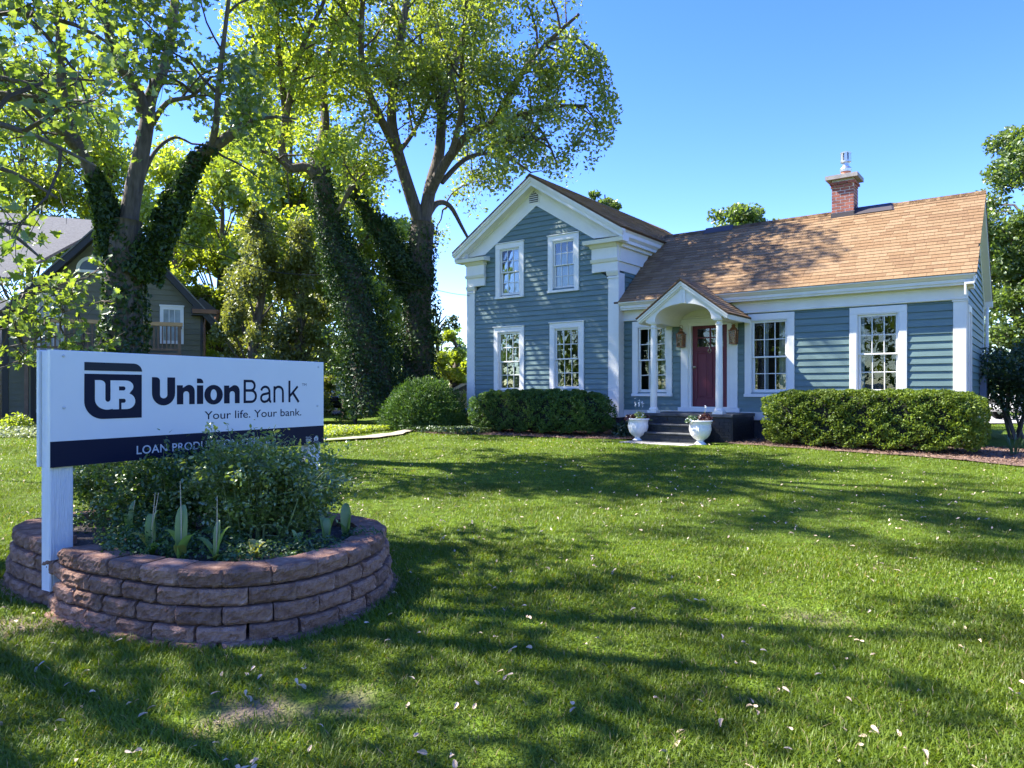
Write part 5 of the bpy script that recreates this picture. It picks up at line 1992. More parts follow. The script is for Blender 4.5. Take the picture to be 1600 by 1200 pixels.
def left_tree():
    D = 13.5
    L = []
    tr, trr = limb([(192, 720), (192, 640), (192, 560), (193, 480), (194, 410), (197, 345)], D, [0.55, 0.44, 0.38, 0.34, 0.32, 0.29], 0)
    L.append((tr, trr, None))
    A, Ar = limb([(200, 350), (210, 290), (222, 235), (230, 190), (236, 150), (256, 105), (270, 40), (276, -40), (290, -140)], [D, D + .5], 0.175, 0.06, 0)
    L.append((A, Ar, 0.35))
    A2, A2r = limb([(227, 180), (208, 130), (182, 92), (168, 40), (152, -40), (150, -120)], [D + .2, D - 1], 0.14, 0.05, 0)
    L.append((A2, A2r, 0.2))
    Bm, Br = limb([(222, 430), (243, 392), (262, 350), (276, 312), (292, 275), (312, 245), (345, 222), (380, 196)], [D, D - .6], 0.185, 0.085, 0)
    L.append((Bm, Br, 0.75))
    B2, B2r = limb([(330, 232), (338, 190), (342, 130), (350, 60), (360, -20)], [D - .5, D - 1.5], 0.07, 0.03, 0)
    L.append((B2, B2r, 0.1))
    B3, B3r = limb([(378, 197), (400, 187), (430, 183), (465, 186)], [D - .6, D - 1], 0.05, 0.015, 0)
    L.append((B3, B3r, 0.1))
    C, Cr = limb([(186, 400), (170, 340), (150, 285), (128, 240), (108, 190), (96, 120), (92, 40), (85, -60)], [D, D - 1.0], 0.15, 0.05, 0)
    L.append((C, Cr, 0.4))
    C2, C2r = limb([(128, 240), (90, 200), (50, 170), (10, 120)], [D - .4, D - 1.8], 0.10, 0.03, 0)
    L.append((C2, C2r, 0.2))
    E, Er = limb([(237, 195), (262, 160), (300, 150), (330, 120)], [D, D - 1], 0.06, 0.02, 0)
    L.append((E, Er, 0.3))
    G, Gr = limb([(214, 300), (240, 240), (272, 215), (300, 225)], [D, D + 1.2], 0.05, 0.02, 0)
    L.append((G, Gr, 0.3))
    # upper limbs above the frame: they shade the lawn
    up = []
    for k in range(9):
        az = k * 0.7 + 0.3
        b0 = np.array(px(230, -60, D)) + np.array([0.3 * math.cos(az), 0.3 * math.sin(az), k * 0.35])
        e = b0 + np.array([3.4 * math.cos(az), 3.4 * math.sin(az), 2.0 + 0.35 * k])
        pts = catmull([b0, b0 * 0.6 + e * 0.4 + np.array([0, 0, 0.5]), e], 3)
        up.append((pts, np.linspace(0.09, 0.03, len(pts)), 0.25))
    L += up

    def keep(p):
        x, y = topix(p)
        if y > 330 and x > 40:
            return False
        if 120 < x < 230 and y > 280:
            return False
        if 225 < x < 330 and 200 < y < 330 and (x * 7 + y * 13) % 10 > 4:
            return False
        return x < 480
    base = px(192, 700, D)
    base.z = float(gz(base.x, D))
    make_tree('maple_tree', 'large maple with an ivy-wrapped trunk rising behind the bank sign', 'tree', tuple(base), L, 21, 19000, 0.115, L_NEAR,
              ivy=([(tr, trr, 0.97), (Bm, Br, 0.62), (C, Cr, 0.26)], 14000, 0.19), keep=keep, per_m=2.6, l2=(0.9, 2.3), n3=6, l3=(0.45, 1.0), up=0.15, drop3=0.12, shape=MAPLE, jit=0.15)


left_tree()


def near_tree():
    """maple that stands left of the frame; its boughs hang into the upper left corner and shade the foreground"""
    bx, by = -8.6, 6.2
    L = []
    base = np.array([bx, by, float(gz(bx, by))])
    trp = catmull([base, base + [0.05, 0, 1.6], base + [0.1, 0.05, 3.2]], 3)
    L.append((trp, np.linspace(0.5, 0.36, len(trp)), None))
    top = trp[-1]
    for k, (dx, dy, dz, st) in enumerate(((2.6, 1.6, 3.2, 0.3), (3.0, -0.6, 5.2, 0.3), (0.8, -2.4, 5.0, 0.3), (-2.4, 0.4, 4.2, 0.3), (0.2, 2.6, 4.6, 0.3), (0.4, 0.2, 7.2, 0.3), (2.2, 0.6, 7.4, 0.3), (3.6, 0.5, 3.4, 0.35), (3.2, 1.8, 1.5, 0.4), (2.4, -2.2, 3.4, .3))):
        e = top + np.array([dx, dy, dz])
        pts = catmull([top, top * 0.55 + e * 0.45 + np.array([0, 0, 0.5]), e], 4)
        L.append((pts, np.linspace(0.17, 0.04, len(pts)), st))
    # boughs that come down into view
    bows = []
    for pxs, d in (([(-160, 150), (-60, 120), (40, 130), (120, 170)], 7.5), ([(-160, 260), (-60, 250), (20, 270), (90, 310)], 7.2), ([(-150, 60), (0, 20), (120, 40), (200, 90)], 7.8), ([(-150, 330), (-60, 330), (10, 360), (60, 400)], 7.4),
                   ([(-120, 180), (-20, 190), (60, 215), (150, 260)], 7.0)):
        c, ra = limb(pxs, [d - .3, d + .3], 0.045, 0.012, 3)
        L.append((c, ra, 0.15))

    def keep(p):
        if p[1] < 1.0:
            return True
        x, y = topix(p)
        if y > 0 and x > 260:
            return False
        if y > 0 and x > 0 and y > 60 + 430 - x * 1.3:
            return False
        return True
    make_tree('maple_tree', 'maple boughs with large pale leaves hanging in from the upper left corner', 'tree', tuple(base), L, 33, 5000, 0.11, L_NEAR,
              keep=keep, per_m=2.4, l2=(0.8, 2.0), n3=6, l3=(0.4, 0.9), up=0.1, drop3=0.14, shape=MAPLE, jit=0.13)


near_tree()


def left_low_boughs():
    """yellow-green low maple boughs in front of the olive house"""
    D = 10.5
    L = []
    base = px(-80, 720, D)
    base.z = float(gz(base.x, D))
    t, tr_ = limb([(-75, 735), (-78, 640), (-70, 560), (-60, 500)], D, 0.035, 0.02, 0)  # unseen trunk beyond the left edge carries these low boughs
    L.append((t, tr_, None))
    for pxs in ([(-70, 560), (0, 545), (70, 530), (130, 520), (190, 535)], [(-66, 530), (20, 510), (90, 490), (160, 470)], [(-60, 500), (20, 465), (80, 448), (140, 432)], [(-74, 600), (0, 575), (60, 562), (130, 550)], [(-62, 520), (-20, 480), (20, 450)]):
        c, ra = limb(pxs, [D, D - .3], 0.014, 0.004, 3)
        L.append((c, ra, 0.2))

    def keep(p):
        x, y = topix(p)
        return 0 < x < 205 and 395 < y < 575
    make_tree('low_maple_boughs', 'low maple boughs with sparse yellow-green leaves before the olive house', 'tree', tuple(base), L, 41, 620, 0.10, L_NEAR,
              keep=keep, per_m=4.5, l2=(0.3, 0.6), n3=3, l3=(0.15, 0.4), up=0.1, drop3=0.08, shape=MAPLE, jit=0.05, sides=6)


left_low_boughs()


def clump_tree(name, label, x, y, h, rad, n, size, lm, seed, z0=0.2, base_h=0.18, cat='tree', group=None, cone=False, trunk=0.25, hang=0.25, shape=DIAM, squash=1.0, nl=46, droop=0.0):
    """a whole tree: trunk, limbs to the clumps of the crown and leaves in the clumps"""
    r = np.random.default_rng(seed)
    root = empty(name, (x, y, z0))
    tag(root, label, cat, group)
    wood = MB()
    tp = catmull([(0, 0, -0.2), (0.1 * r.normal(), 0.1 * r.normal(), h * 0.35), (0.15 * r.normal(), 0.15 * r.normal(), h * 0.7), (0, 0, h * 0.96)], 3)
    wood.tube(tp, np.linspace(trunk, 0.03, len(tp)), 8)
    P = []
    for k in range(nl):
        if cone:
            t = base_h + (1 - base_h) * r.random() ** 1.25
            rr = rad * (1 - t) ** 0.7 * (0.55 + 0.5 * r.random())
            an = r.random() * 2 * math.pi
            c = np.array([rr * math.cos(an), rr * math.sin(an), h * t])
            cr = np.array([0.26 * rad, 0.26 * rad, 0.34 * rad]) * (0.6 + 0.6 * r.random())
        else:
            v = unit(r.normal(size=(1, 3)))[0]
            q = r.random() ** 0.45
            ch = h * (1 - base_h) / 2
            c = np.array([v[0] * rad * q, v[1] * rad * q * squash, h * base_h + ch + v[2] * ch * q])
            cr = np.array([0.30, 0.30, 0.24]) * rad * (0.55 + 0.7 * r.random())
        j = min(int(len(tp) * min(max((c[2] / h - 0.18), 0.1), 0.9)), len(tp) - 2)
        o = tp[j]
        wood.tube([o, o * 0.5 + c * 0.5 + np.array([0, 0, 0.06 * h * (0 if cone else 1)]), c], [0.2 * trunk + 0.01, 0.12 * trunk + 0.008, 0.01], 4, cap=False)
        m = int(n / nl * (0.6 + 0.8 * r.random()))
        d = unit(r.normal(size=(m, 3))) * (r.random((m, 1)) ** 0.5)
        pt = c + d * cr
        if droop:
            pt[:, 2] -= droop * np.hypot(pt[:, 0] - c[0], pt[:, 1] - c[1]) ** 1.2
        P.append(pt)
    wood.build('trunk', BARK, root, smooth=True)
    P = np.concatenate(P)
    P[:, 2] = np.maximum(P[:, 2], 0.05)
    leafcloud('crown', P, size, lm, root, shape, up=0.4, hang=hang)
    return root


def ptree(name, label, pxx, top, rad_px, d, n, size, lm, seed, **kw):
    X = (pxx - 800) / F_PX * d
    h = EYE - (top - 609) / F_PX * d - 0.2
    return clump_tree(name, label, X, d, h, rad_px / F_PX * d, n, size, lm, seed, **kw)


ptree('background_tree', 'bright yellow-green tree filling the gap right of the olive house', 345, 205, 115, 36, 36000, 0.24, L_LIME, 51, base_h=0.08, nl=70)
ptree('background_tree', 'tall pale green tree behind the leaning maple, its top near the upper edge', 455, 60, 125, 42, 26000, 0.27, L_LIME, 52, base_h=0.1, nl=80)
ptree('background_tree', 'green tree closing the view low between the two ivy trunks', 600, 330, 80, 44, 14000, 0.26, L_LIME, 53, base_h=0.02, nl=40)
ptree('background_tree', 'leafy lime-green tree between the two evergreens and the leaning maple', 545, 250, 95, 40, 22000, 0.25, L_LIME, 66, base_h=0.02, nl=60)
ptree('background_tree', 'yellow-green tree right behind the olive house\'s right eave', 275, 330, 70, 33, 16000, 0.2, L_LIME, 67, base_h=0.02, nl=50)
ptree('arborvitae', 'feathery olive-green evergreen standing just right of the olive house', 400, 335, 80, 25, 24000, 0.13, L_OLIVE, 54, cone=True, base_h=0.03, hang=1.2, nl=70, droop=0.35, shape=OVAL)
ptree('arborvitae', 'drooping olive evergreen rising over the sign\'s right half', 470, 350, 66, 25.5, 22000, 0.13, L_OLIVE, 55, cone=True, base_h=0.05, hang=1.2, nl=70, droop=0.4, shape=OVAL)
ptree('background_tree', 'low dark tree under the leaning maple, above the birdhouse', 545, 520, 42, 27, 6000, 0.14, L_MID, 56, base_h=0.12, nl=26)
ptree('background_tree', 'bright leafy shrub tree between the ivy trunk and the house corner', 706, 515, 40, 31, 7000, 0.17, L_LIME, 57, base_h=0.02, nl=26)
ptree('background_tree', 'thin bluish tree against the sky left of the blue gable', 690, 478, 34, 48, 1500, 0.2, L_DARK, 58, base_h=0.3, nl=24)
ptree('background_tree', 'green treetop showing above the middle of the wing roof', 1158, 312, 56, 40, 9000, 0.26, L_MID, 59, base_h=0.55, nl=90, hang=0.4)
ptree('background_tree', 'small treetop showing over the gable roof edge', 945, 290, 28, 38, 4000, 0.24, L_MID, 60, base_h=0.55, nl=50)
ptree('background_tree', 'large bright tree at the right edge beside the wing', 1620, 185, 112, 27, 46000, 0.17, L_MID, 61, base_h=0.06, nl=130, shape=OVAL)
ptree('background_tree', 'dark green tree low behind the left of the sign', 300, 440, 60, 40, 9000, 0.22, L_MID, 62, base_h=0.02, nl=30)
ptree('background_tree', 'tall leafy tree at the far left edge behind the olive house', 40, 90, 150, 44, 22000, 0.28, L_MAPLE, 63, base_h=0.15, nl=60)
ptree('background_tree', 'leafy tree rising behind the roof of the olive house', 175, 120, 110, 47, 16000, 0.28, L_LIME, 64, base_h=0.2, nl=50)


def dark_shrub_tree():
    D = 17.0
    c = px(1590, 660, D)
    root = empty('shrub_tree', (c.x, c.y, 0.22))
    tag(root, 'dark multi-stemmed shrub tree at the right edge beyond the hedge', 'tree')
    r = np.random.default_rng(71)
    w = MB()
    for k in range(9):
        a = r.uniform(-0.75, 0.75)
        w.tube([(a * 0.35, r.uniform(-.2, .2), -0.1), (a * 0.6, r.uniform(-.3, .3), 0.6), (a, r.uniform(-.5, .5), 1.5)], [0.035, 0.028, 0.015], 6)
    w.build('trunk', BARK, root)
    n = 12000
    d = unit(r.normal(size=(n, 3))) * (r.random((n, 1)) ** 0.42)
    P = d * np.array([1.1, 0.95, 0.85]) + np.array([0.1, 0, 1.45])
    P += 0.16 * np.sin(P[:, [1, 2, 0]] * 7)
    leafcloud('crown', P, 0.075, L_DARK, root, OVAL, up=0.5)


dark_shrub_tree()


# ------------------------------------------------------------------ hedges and shrubs
def hedge(name, label, loc, rz, sx, sy, sz, n, lm, seed, size=0.055, p=4.2, wob=0.05):
    r = np.random.default_rng(seed)
    root = empty(name, loc, rz)
    tag(root, label, 'hedge')
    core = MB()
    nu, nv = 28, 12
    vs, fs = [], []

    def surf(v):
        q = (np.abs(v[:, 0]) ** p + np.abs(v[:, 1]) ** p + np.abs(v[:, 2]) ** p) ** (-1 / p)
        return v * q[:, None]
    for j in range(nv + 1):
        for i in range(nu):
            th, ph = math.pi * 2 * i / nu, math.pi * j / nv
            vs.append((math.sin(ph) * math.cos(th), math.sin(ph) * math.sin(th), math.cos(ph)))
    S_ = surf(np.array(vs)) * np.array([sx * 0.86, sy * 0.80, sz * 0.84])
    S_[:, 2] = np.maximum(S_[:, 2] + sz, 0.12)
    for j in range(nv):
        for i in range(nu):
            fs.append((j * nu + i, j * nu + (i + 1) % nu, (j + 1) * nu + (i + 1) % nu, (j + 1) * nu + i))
    core.add([tuple(q) for q in S_], fs).build('dark_core', mat('hedge_inner_shade', (0.012, 0.014, 0.008), 0.95, 0.4, 12), root)  # closed near-black core; the shade inside the hedge is in its colour
    # points on the box surface, spread by area
    k = n * 2
    face = r.choice(5, k, p=np.array([sy * sz, sy * sz, sx * sz, sx * sz, sx * sy * 1.2]) / (2 * sy * sz + 2 * sx * sz + 1.2 * sx * sy))
    u = r.uniform(-1, 1, (k, 2))
    v = np.empty((k, 3))
    for f, (a, s_) in enumerate(((0, 1), (0, -1), (1, 1), (1, -1), (2, 1))):
        m = face == f
        o = [i for i in range(3) if i != a]
        v[m, a] = s_
        v[m, o[0]] = u[m, 0]
        v[m, o[1]] = u[m, 1]
    # bring to unit superellipsoid in the scaled space
    v = surf(v)
    depth = 1 - 0.16 * r.random((k, 1)) ** 1.6
    P = v * depth * np.array([sx, sy, sz])
    # lumpy sprays: light tips stand out, gaps between them
    lump = np.sin(P[:, 0] * 9.1 + 2 * np.sin(P[:, 2] * 7)) * np.sin(P[:, 2] * 10.3 + P[:, 1] * 6) + 0.6 * np.sin(P[:, 0] * 23 + P[:, 1] * 19) * np.sin(P[:, 2] * 26)
    nrm = unit(v ** 3)
    P += nrm * (lump * wob)[:, None]
    ok = r.random(k) < np.clip(0.5 + 0.45 * lump, 0.06, 1)
    P, nrm = P[ok], nrm[ok]
    P, nrm = P[:n], nrm[:n]
    P[:, 2] += sz
    ok = P[:, 2] > 0.04
    leafcloud('foliage', P[ok], size, lm, root, BROAD, up=0.2, outward=nrm[ok] * 0.6, direc=nrm[ok] + np.array([0, 0, 0.7]))
    return root


hr = math.atan2(HU.y, HU.x)
HG = -0.77
hA = hw(3.76, -1.15, HG)
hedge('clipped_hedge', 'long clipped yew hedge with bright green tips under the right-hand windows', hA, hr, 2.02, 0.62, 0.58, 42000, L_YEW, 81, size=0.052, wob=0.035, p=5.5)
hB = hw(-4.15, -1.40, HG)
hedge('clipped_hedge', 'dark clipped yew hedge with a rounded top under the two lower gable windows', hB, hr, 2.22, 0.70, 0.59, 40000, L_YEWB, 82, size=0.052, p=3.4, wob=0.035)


def spreading_yew():
    c = px(664, 660, 21.0)
    root = empty('yew_bush', (c.x, c.y, 0.22))
    tag(root, 'wide spreading yew bush with upswept shoots left of the house corner', 'bush')
    r = np.random.default_rng(91)
    n = 24000
    d = unit(r.normal(size=(n, 3)))
    d[:, 2] = np.abs(d[:, 2])
    q = r.random((n, 1)) ** 0.22
    sh = 1 + 0.09 * np.sin(d[:, :1] * 9 + 1) * np.sin(d[:, 1:2] * 8) + 0.12 * r.random((n, 1))
    P = d * q * sh * np.array([1.25, 1.1, 1.55])
    P[:, 2] = P[:, 2] * (0.9 + 0.0) + 0.05
    out = d + np.array([0, 0, 0.5])
    leafcloud('foliage', P, 0.10, L_YEWB, root, NEEDLE, up=0.1, outward=out * 0.3, direc=out * 1.2)
    w = MB()
    for k in range(30):
        a = r.random() * 6.28
        e = (0.95 * math.cos(a), 0.85 * math.sin(a), 0.9 * r.random() + 0.2)
        w.tube([(0, 0, -0.05), (e[0] * 0.4, e[1] * 0.4, e[2] * 0.7), e], [0.03, 0.02, 0.006], 5, cap=False)
    w.build('stems', TWIG, root)


spreading_yew()


def leafy_plant(name, label, c, rx, ry, h, n, size, lm, cat='plant', shape=OVAL, group=None, kind=None):
    n0 = n
    d = unit(rng.normal(size=(n0, 3)))
    d[:, 2] = np.abs(d[:, 2])
    P = d * (rng.random((n0, 1)) ** 0.45) * np.array([rx, ry, h])
    P[:, 2] += 0.02
    root = empty(name, c)
    tag(root, label, cat, group)
    leafcloud('leaves', P, size, lm, root, shape, up=0.5, outward=d * 0.5)
    w = MB()
    for k in range(8):
        a = k * 0.8
        w.tube([(0, 0, -0.03), (0.6 * rx * math.cos(a), 0.6 * ry * math.sin(a), 0.7 * h)], [0.008, 0.003], 4)
    w.build('stems', STEM, root)
    return root


# plants of the beds
g = leafmat('hosta_leaf', (0.03, 0.075, 0.03), (0.075, 0.14, 0.06), 0.35)
leafy_plant('small_shrub', 'small dark leafy plant between the left hedge and the left urn', hw(-1.62, -1.25, -0.77), 0.38, 0.3, 0.42, 1300, 0.07, L_DARK)


def blades(name, label, c, n, h, lean, m, wd=0.03):
    root = empty(name, c)
    tag(root, label, 'plant')
    for k in range(n):
        a = rnd.uniform(0, 6.28)
        hh = h * rnd.uniform(0.6, 1.1)
        l = lean * rnd.uniform(0.3, 1.0)
        ca, sa = math.cos(a), math.sin(a)
        o = (0.06 * ca, 0.06 * sa)
        vs, fs = [], []
        for i in range(5):
            u = i / 4
            r_, z = l * u ** 1.5, hh * (u - 0.25 * u * u * (l / h))
            w_ = wd * (1 - u ** 2) * (0.5 + u) + 0.002
            vs += [(o[0] + ca * r_ - sa * w_, o[1] + sa * r_ + ca * w_, z), (o[0] + ca * r_ + sa * w_, o[1] + sa * r_ - ca * w_, z)]
        for i in range(4):
            fs.append((2 * i, 2 * i + 1, 2 * i + 3, 2 * i + 2))
        MB().add(vs, fs).build('leaf', m, root)
    return root


blades('iris_plant', 'clump of narrow upright leaves at the right end of the right hedge', hw(6.15, -0.75, -0.77), 18, 0.42, 0.22, g, 0.016)
blades('hosta_plant', 'broad-leaved hosta in the bark mulch at the far right', hw(6.6, -1.3, -0.77), 14, 0.24, 0.26, g, 0.06)
blades('hosta_plant', 'smaller hosta behind, close under the dark shrub tree', hw(6.9, -0.7, -0.77), 14, 0.26, 0.28, g, 0.06)

# urns and what grows in them
WHF = mat('white_petal', (0.8, 0.8, 0.78), 0.6, 0.04)
PURP = leafmat('purple_leaf', (0.045, 0.016, 0.02), (0.10, 0.035, 0.04), 0.25)
LIMEP = leafmat('lime_leaf', (0.13, 0.20, 0.05), (0.22, 0.28, 0.09), 0.35)


def urn_plant(c, label, mix, spikes):
    root = empty('flowering_plant', c)
    tag(root, label, 'plant')
    for nm, m, n, dx, dy, rr, hh, sz in mix:
        d = unit(rng.normal(size=(n, 3)))
        d[:, 2] = np.abs(d[:, 2])
        P = d * (rng.random((n, 1)) ** 0.5) * np.array([rr, rr, hh]) + np.array([dx, dy, 0.0])
        leafcloud(nm, P, sz, m, root, OVAL, up=0.6, outward=d * 0.5)
    for sx_, sy_, h in spikes:
        MB().tube([(sx_ * 0.4, sy_ * 0.4, 0), (sx_, sy_, h)], [0.004, 0.003], 5).build('stem', STEM, root)
        P = np.array([(sx_, sy_, h)]) + rng.normal(size=(26, 3)) * np.array([0.009, 0.009, 0.035])
        leafcloud('blossom', P, 0.03, WHF, root, DIAM)


uL = hw(-0.90, -2.02, -0.785)
uR = hw(0.68, -2.22, -0.785)
urn(uL, 'white pedestal urn left of the black steps')
urn(uR, 'white pedestal urn right of the black steps, in front of the stoop')
urn_plant(uL + Vector((0, 0, 0.5)), 'purple and lime foliage with three white flower spikes in the left urn', [('dark_leaves', PURP, 260, -0.17, 0.0, 0.15, 0.14, 0.07), ('light_leaves', LIMEP, 420, 0.03, 0.0, 0.17, 0.20, 0.055), ('dark_leaves', PURP, 160, 0.18, 0.02, 0.12, 0.13, 0.07), ('blossoms', WHF, 26, 0.04, -0.02, 0.15, 0.22, 0.04), ('light_leaves', LIMEP, 60, 0.26, -0.02, 0.06, 0.02, 0.05)],
          [(-0.06, 0, 0.36), (0.02, 0.0, 0.38), (0.10, 0.0, 0.37)])
urn_plant(uR + Vector((0, 0, 0.5)), 'trailing white blossoms and dark purple leaves in the right urn', [('light_leaves', g, 330, -0.16, 0.0, 0.16, 0.16, 0.055), ('blossoms', WHF, 60, -0.19, -0.03, 0.17, 0.16, 0.035), ('dark_leaves', PURP, 420, 0.10, 0.0, 0.18, 0.19, 0.06), ('light_leaves', g, 90, -0.27, -0.06, 0.08, 0.05, 0.05), ('blossoms', WHF, 14, 0.05, 0, 0.1, 0.22, 0.035)],
          [(0.12, 0.02, 0.30)])

# ------------------------------------------------------------------ beds, paths, drive
bed = [hw(-8.2, -0.9), hw(-8.0, -2.6), hw(-6.4, -3.0), hw(-4.5, -2.55), hw(-2.4, -2.35), hw(-1.25, -2.15), hw(-1.0, -2.0), hw(-1.0, -0.1), hw(-8.0, -0.35)]
sheet('mulch_bed', [(p.x, p.y) for p in bed], 0.016, MULCH, 'red-brown bark mulch bed under the left hedge', 'mulch bed')
bed0 = bed
bed = [hw(1.1, -0.1), hw(1.1, -1.75), hw(1.5, -2.0), hw(3.0, -2.15), hw(5.0, -2.35), hw(6.4, -2.75), hw(8.5, -3.1), hw(11, -2.6), hw(11, 0.6), hw(8, 0.9), hw(5.6, 0.6), hw(5.45, -0.1)]
sheet('mulch_bed', [(p.x, p.y) for p in bed], 0.016, MULCH, 'red-brown bark mulch bed under the right hedge and along the right edge', 'mulch bed')
def chips(outline, n, label):
    xs_ = [p.x for p in outline]
    ys_ = [p.y for p in outline]
    X, Y = rng.uniform(min(xs_), max(xs_), n * 3), rng.uniform(min(ys_), max(ys_), n * 3)
    ok = in_poly(X, Y, [(p.x, p.y) for p in outline])
    X, Y = X[ok][:n], Y[ok][:n]
    o = leafcloud('bark_chips', np.c_[X + rng.normal(size=len(X)) * 0.05, Y + rng.normal(size=len(X)) * 0.05, gz(X, Y) + 0.028 + 0.015 * rng.random(len(X))], 0.07, CHIPM, None, NEEDLE, up=1.6)
    tag(o, label, 'chips', kind='stuff')


def in_poly(X, Y, poly):
    inside = np.zeros(len(X), bool)
    n = len(poly)
    j = n - 1
    for i in range(n):
        xi, yi = poly[i]
        xj, yj = poly[j]
        c_ = ((yi > Y) != (yj > Y)) & (X < (xj - xi) * (Y - yi) / (yj - yi + 1e-12) + xi)
        inside ^= c_
        j = i
    return inside


CHIPM = leafmat('chip_bark', (0.085, 0.045, 0.028), (0.25, 0.165, 0.115), 0.0, gloss=0.01)
chips(bed, 9000, 'loose bark chips on the right-hand mulch bed')
chips(bed0, 6000, 'loose bark chips on the mulch bed under the left hedge')
PAVE = mat('pale_paving', (0.30, 0.265, 0.19), 0.9, 0.15, 6, bump=0.2)
ASPH = mat('drive_asphalt', (0.06, 0.06, 0.062), 0.9, 0.2, 12, bump=0.3)
path = [px(505, 690, 16.2), px(560, 688, 17.2), px(612, 679, 18.6), px(640, 668, 20.5), px(652, 668, 20.6), px(630, 681, 18.2), px(575, 693, 16.6), px(505, 696, 15.7)]
sheet('garden_path', [(p.x, p.y) for p in path], 0.05, PAVE, 'narrow pale path curving behind the sign towards the yew bush', 'path')
drv = [px(480, 650, 33), px(760, 650, 30), px(790, 650, 38), px(700, 640, 46), px(420, 640, 46)]
sheet('driveway', [(p.x, p.y) for p in drv], 0.04, ASPH, 'shaded asphalt driveway behind the trees', 'driveway', 1.2)
str_ = [(14.5, 24.0), (60, 24.0), (60, 31), (14.5, 31)]
sheet('side_street', str_, 0.04, mat('pale_asphalt', (0.30, 0.29, 0.28), 0.9, 0.1, 8), 'pale street beyond the right end of the house', 'street', 2.0)
# pale ground-cover plants in the bed behind the sign, along the curved path
nG = 9000
gp = []
while sum(len(q) for q in gp) < nG:
    t = rng.random((nG, 2))
    X, Y = -6.0 + 3.4 * t[:, 0], 16.6 + 4.2 * t[:, 1]
    ok = (Y > 16.9 + 0.25 * np.sin(X * 2)) & (X < -4.6 + (Y - 17) * 0.36) & (X > -5.9 + 0.0 * Y)
    gp.append(np.c_[X[ok], Y[ok], gz(X[ok], Y[ok]) + 0.03 + 0.12 * rng.random(ok.sum())])
gp = np.concatenate(gp)[:nG]
o = leafcloud('ground_cover', gp, 0.07, L_LIME, None, OVAL, up=1.2)
tag(o, 'pale green ground cover in the curved bed right of the sign', 'ground cover', kind='stuff')
c = px(30, 690, 17.0)
n = 5000
Pg = np.c_[c.x + rng.normal(size=n) * 1.3, 17.0 + rng.random(n) * 3.2, np.zeros(n)]
Pg[:, 2] = gz(Pg[:, 0], Pg[:, 1]) + 0.02 + 0.2 * rng.random(n) ** 2
o = leafcloud('ground_cover', Pg, 0.08, leafmat('silver_cover', (0.16, 0.20, 0.11), (0.30, 0.34, 0.22), 0.3), None, OVAL, up=1.2)
tag(o, 'silvery ground cover along the foot of the olive house', 'ground cover', kind='stuff')
c = px(26, 672, 19.0)
leafy_plant('small_shrub', 'small pale shrub at the foot of the olive house, left edge', (c.x, c.y, 0.23), 0.5, 0.4, 0.55, 900, 0.09, L_LIME, cat='shrub')
n = 3000
Pg = np.array([tuple(hw(-7.6 + 2.4 * a, -2.9 + 1.3 * b, -0.75 + 0.16 * c_)) for a, b, c_ in rng.random((n, 3))])
o = leafcloud('ground_cover', Pg, 0.07, L_DARK, None, OVAL, up=1.0)
tag(o, 'dark ground cover under the spreading yew by the house corner', 'ground cover', kind='stuff')

# ------------------------------------------------------------------ the olive house
OLV = mat('olive_clapboard_paint', (0.120, 0.112, 0.062), 0.6, 0.1, 2, bump=0.1)
OLVT = mat('black_trim_paint', (0.012, 0.012, 0.014), 0.5)
BRNT = mat('brown_gutter', (0.16, 0.07, 0.03), 0.5, 0.15)
GREYR = mat('grey_asphalt_shingle', (0.15, 0.145, 0.135), 0.95, 0.25, 14, bump=0.4, bscale=40)
DECKW = mat('weathered_deck_wood', (0.15, 0.095, 0.065), 0.8, 0.3, 5)
DECKN = mat('new_rail_wood', (0.42, 0.25, 0.12), 0.7, 0.15, 5)
OA = R(24)
OU = Vector((math.cos(OA), math.sin(OA), 0))
OV = Vector((-math.sin(OA), math.cos(OA), 0))
OO = Vector(((316 - 800) / F_PX * 25.0, 25.0, 0.22))
oh = empty('olive_house', OO, OA)
tag(oh, 'olive clapboard house with a black-trimmed gable, half hidden by the ivy-wrapped maple', 'house')


def oloc(x, y):
    """local x, z on the olive house's front where the photograph shows pixel x, y"""
    r = Vector(((x - 800) / F_PX, 1.0))
    a, b = Vector((OO.x, OO.y)), Vector((OU.x, OU.y))
    det = r.x * (-b.y) - (-b.x) * r.y
    t = (a.x * (-b.y) - (-b.x) * a.y) / det
    s = (r.x * a.y - a.x * r.y) / det
    return s, EYE - (y - 609) / F_PX * t - 0.22


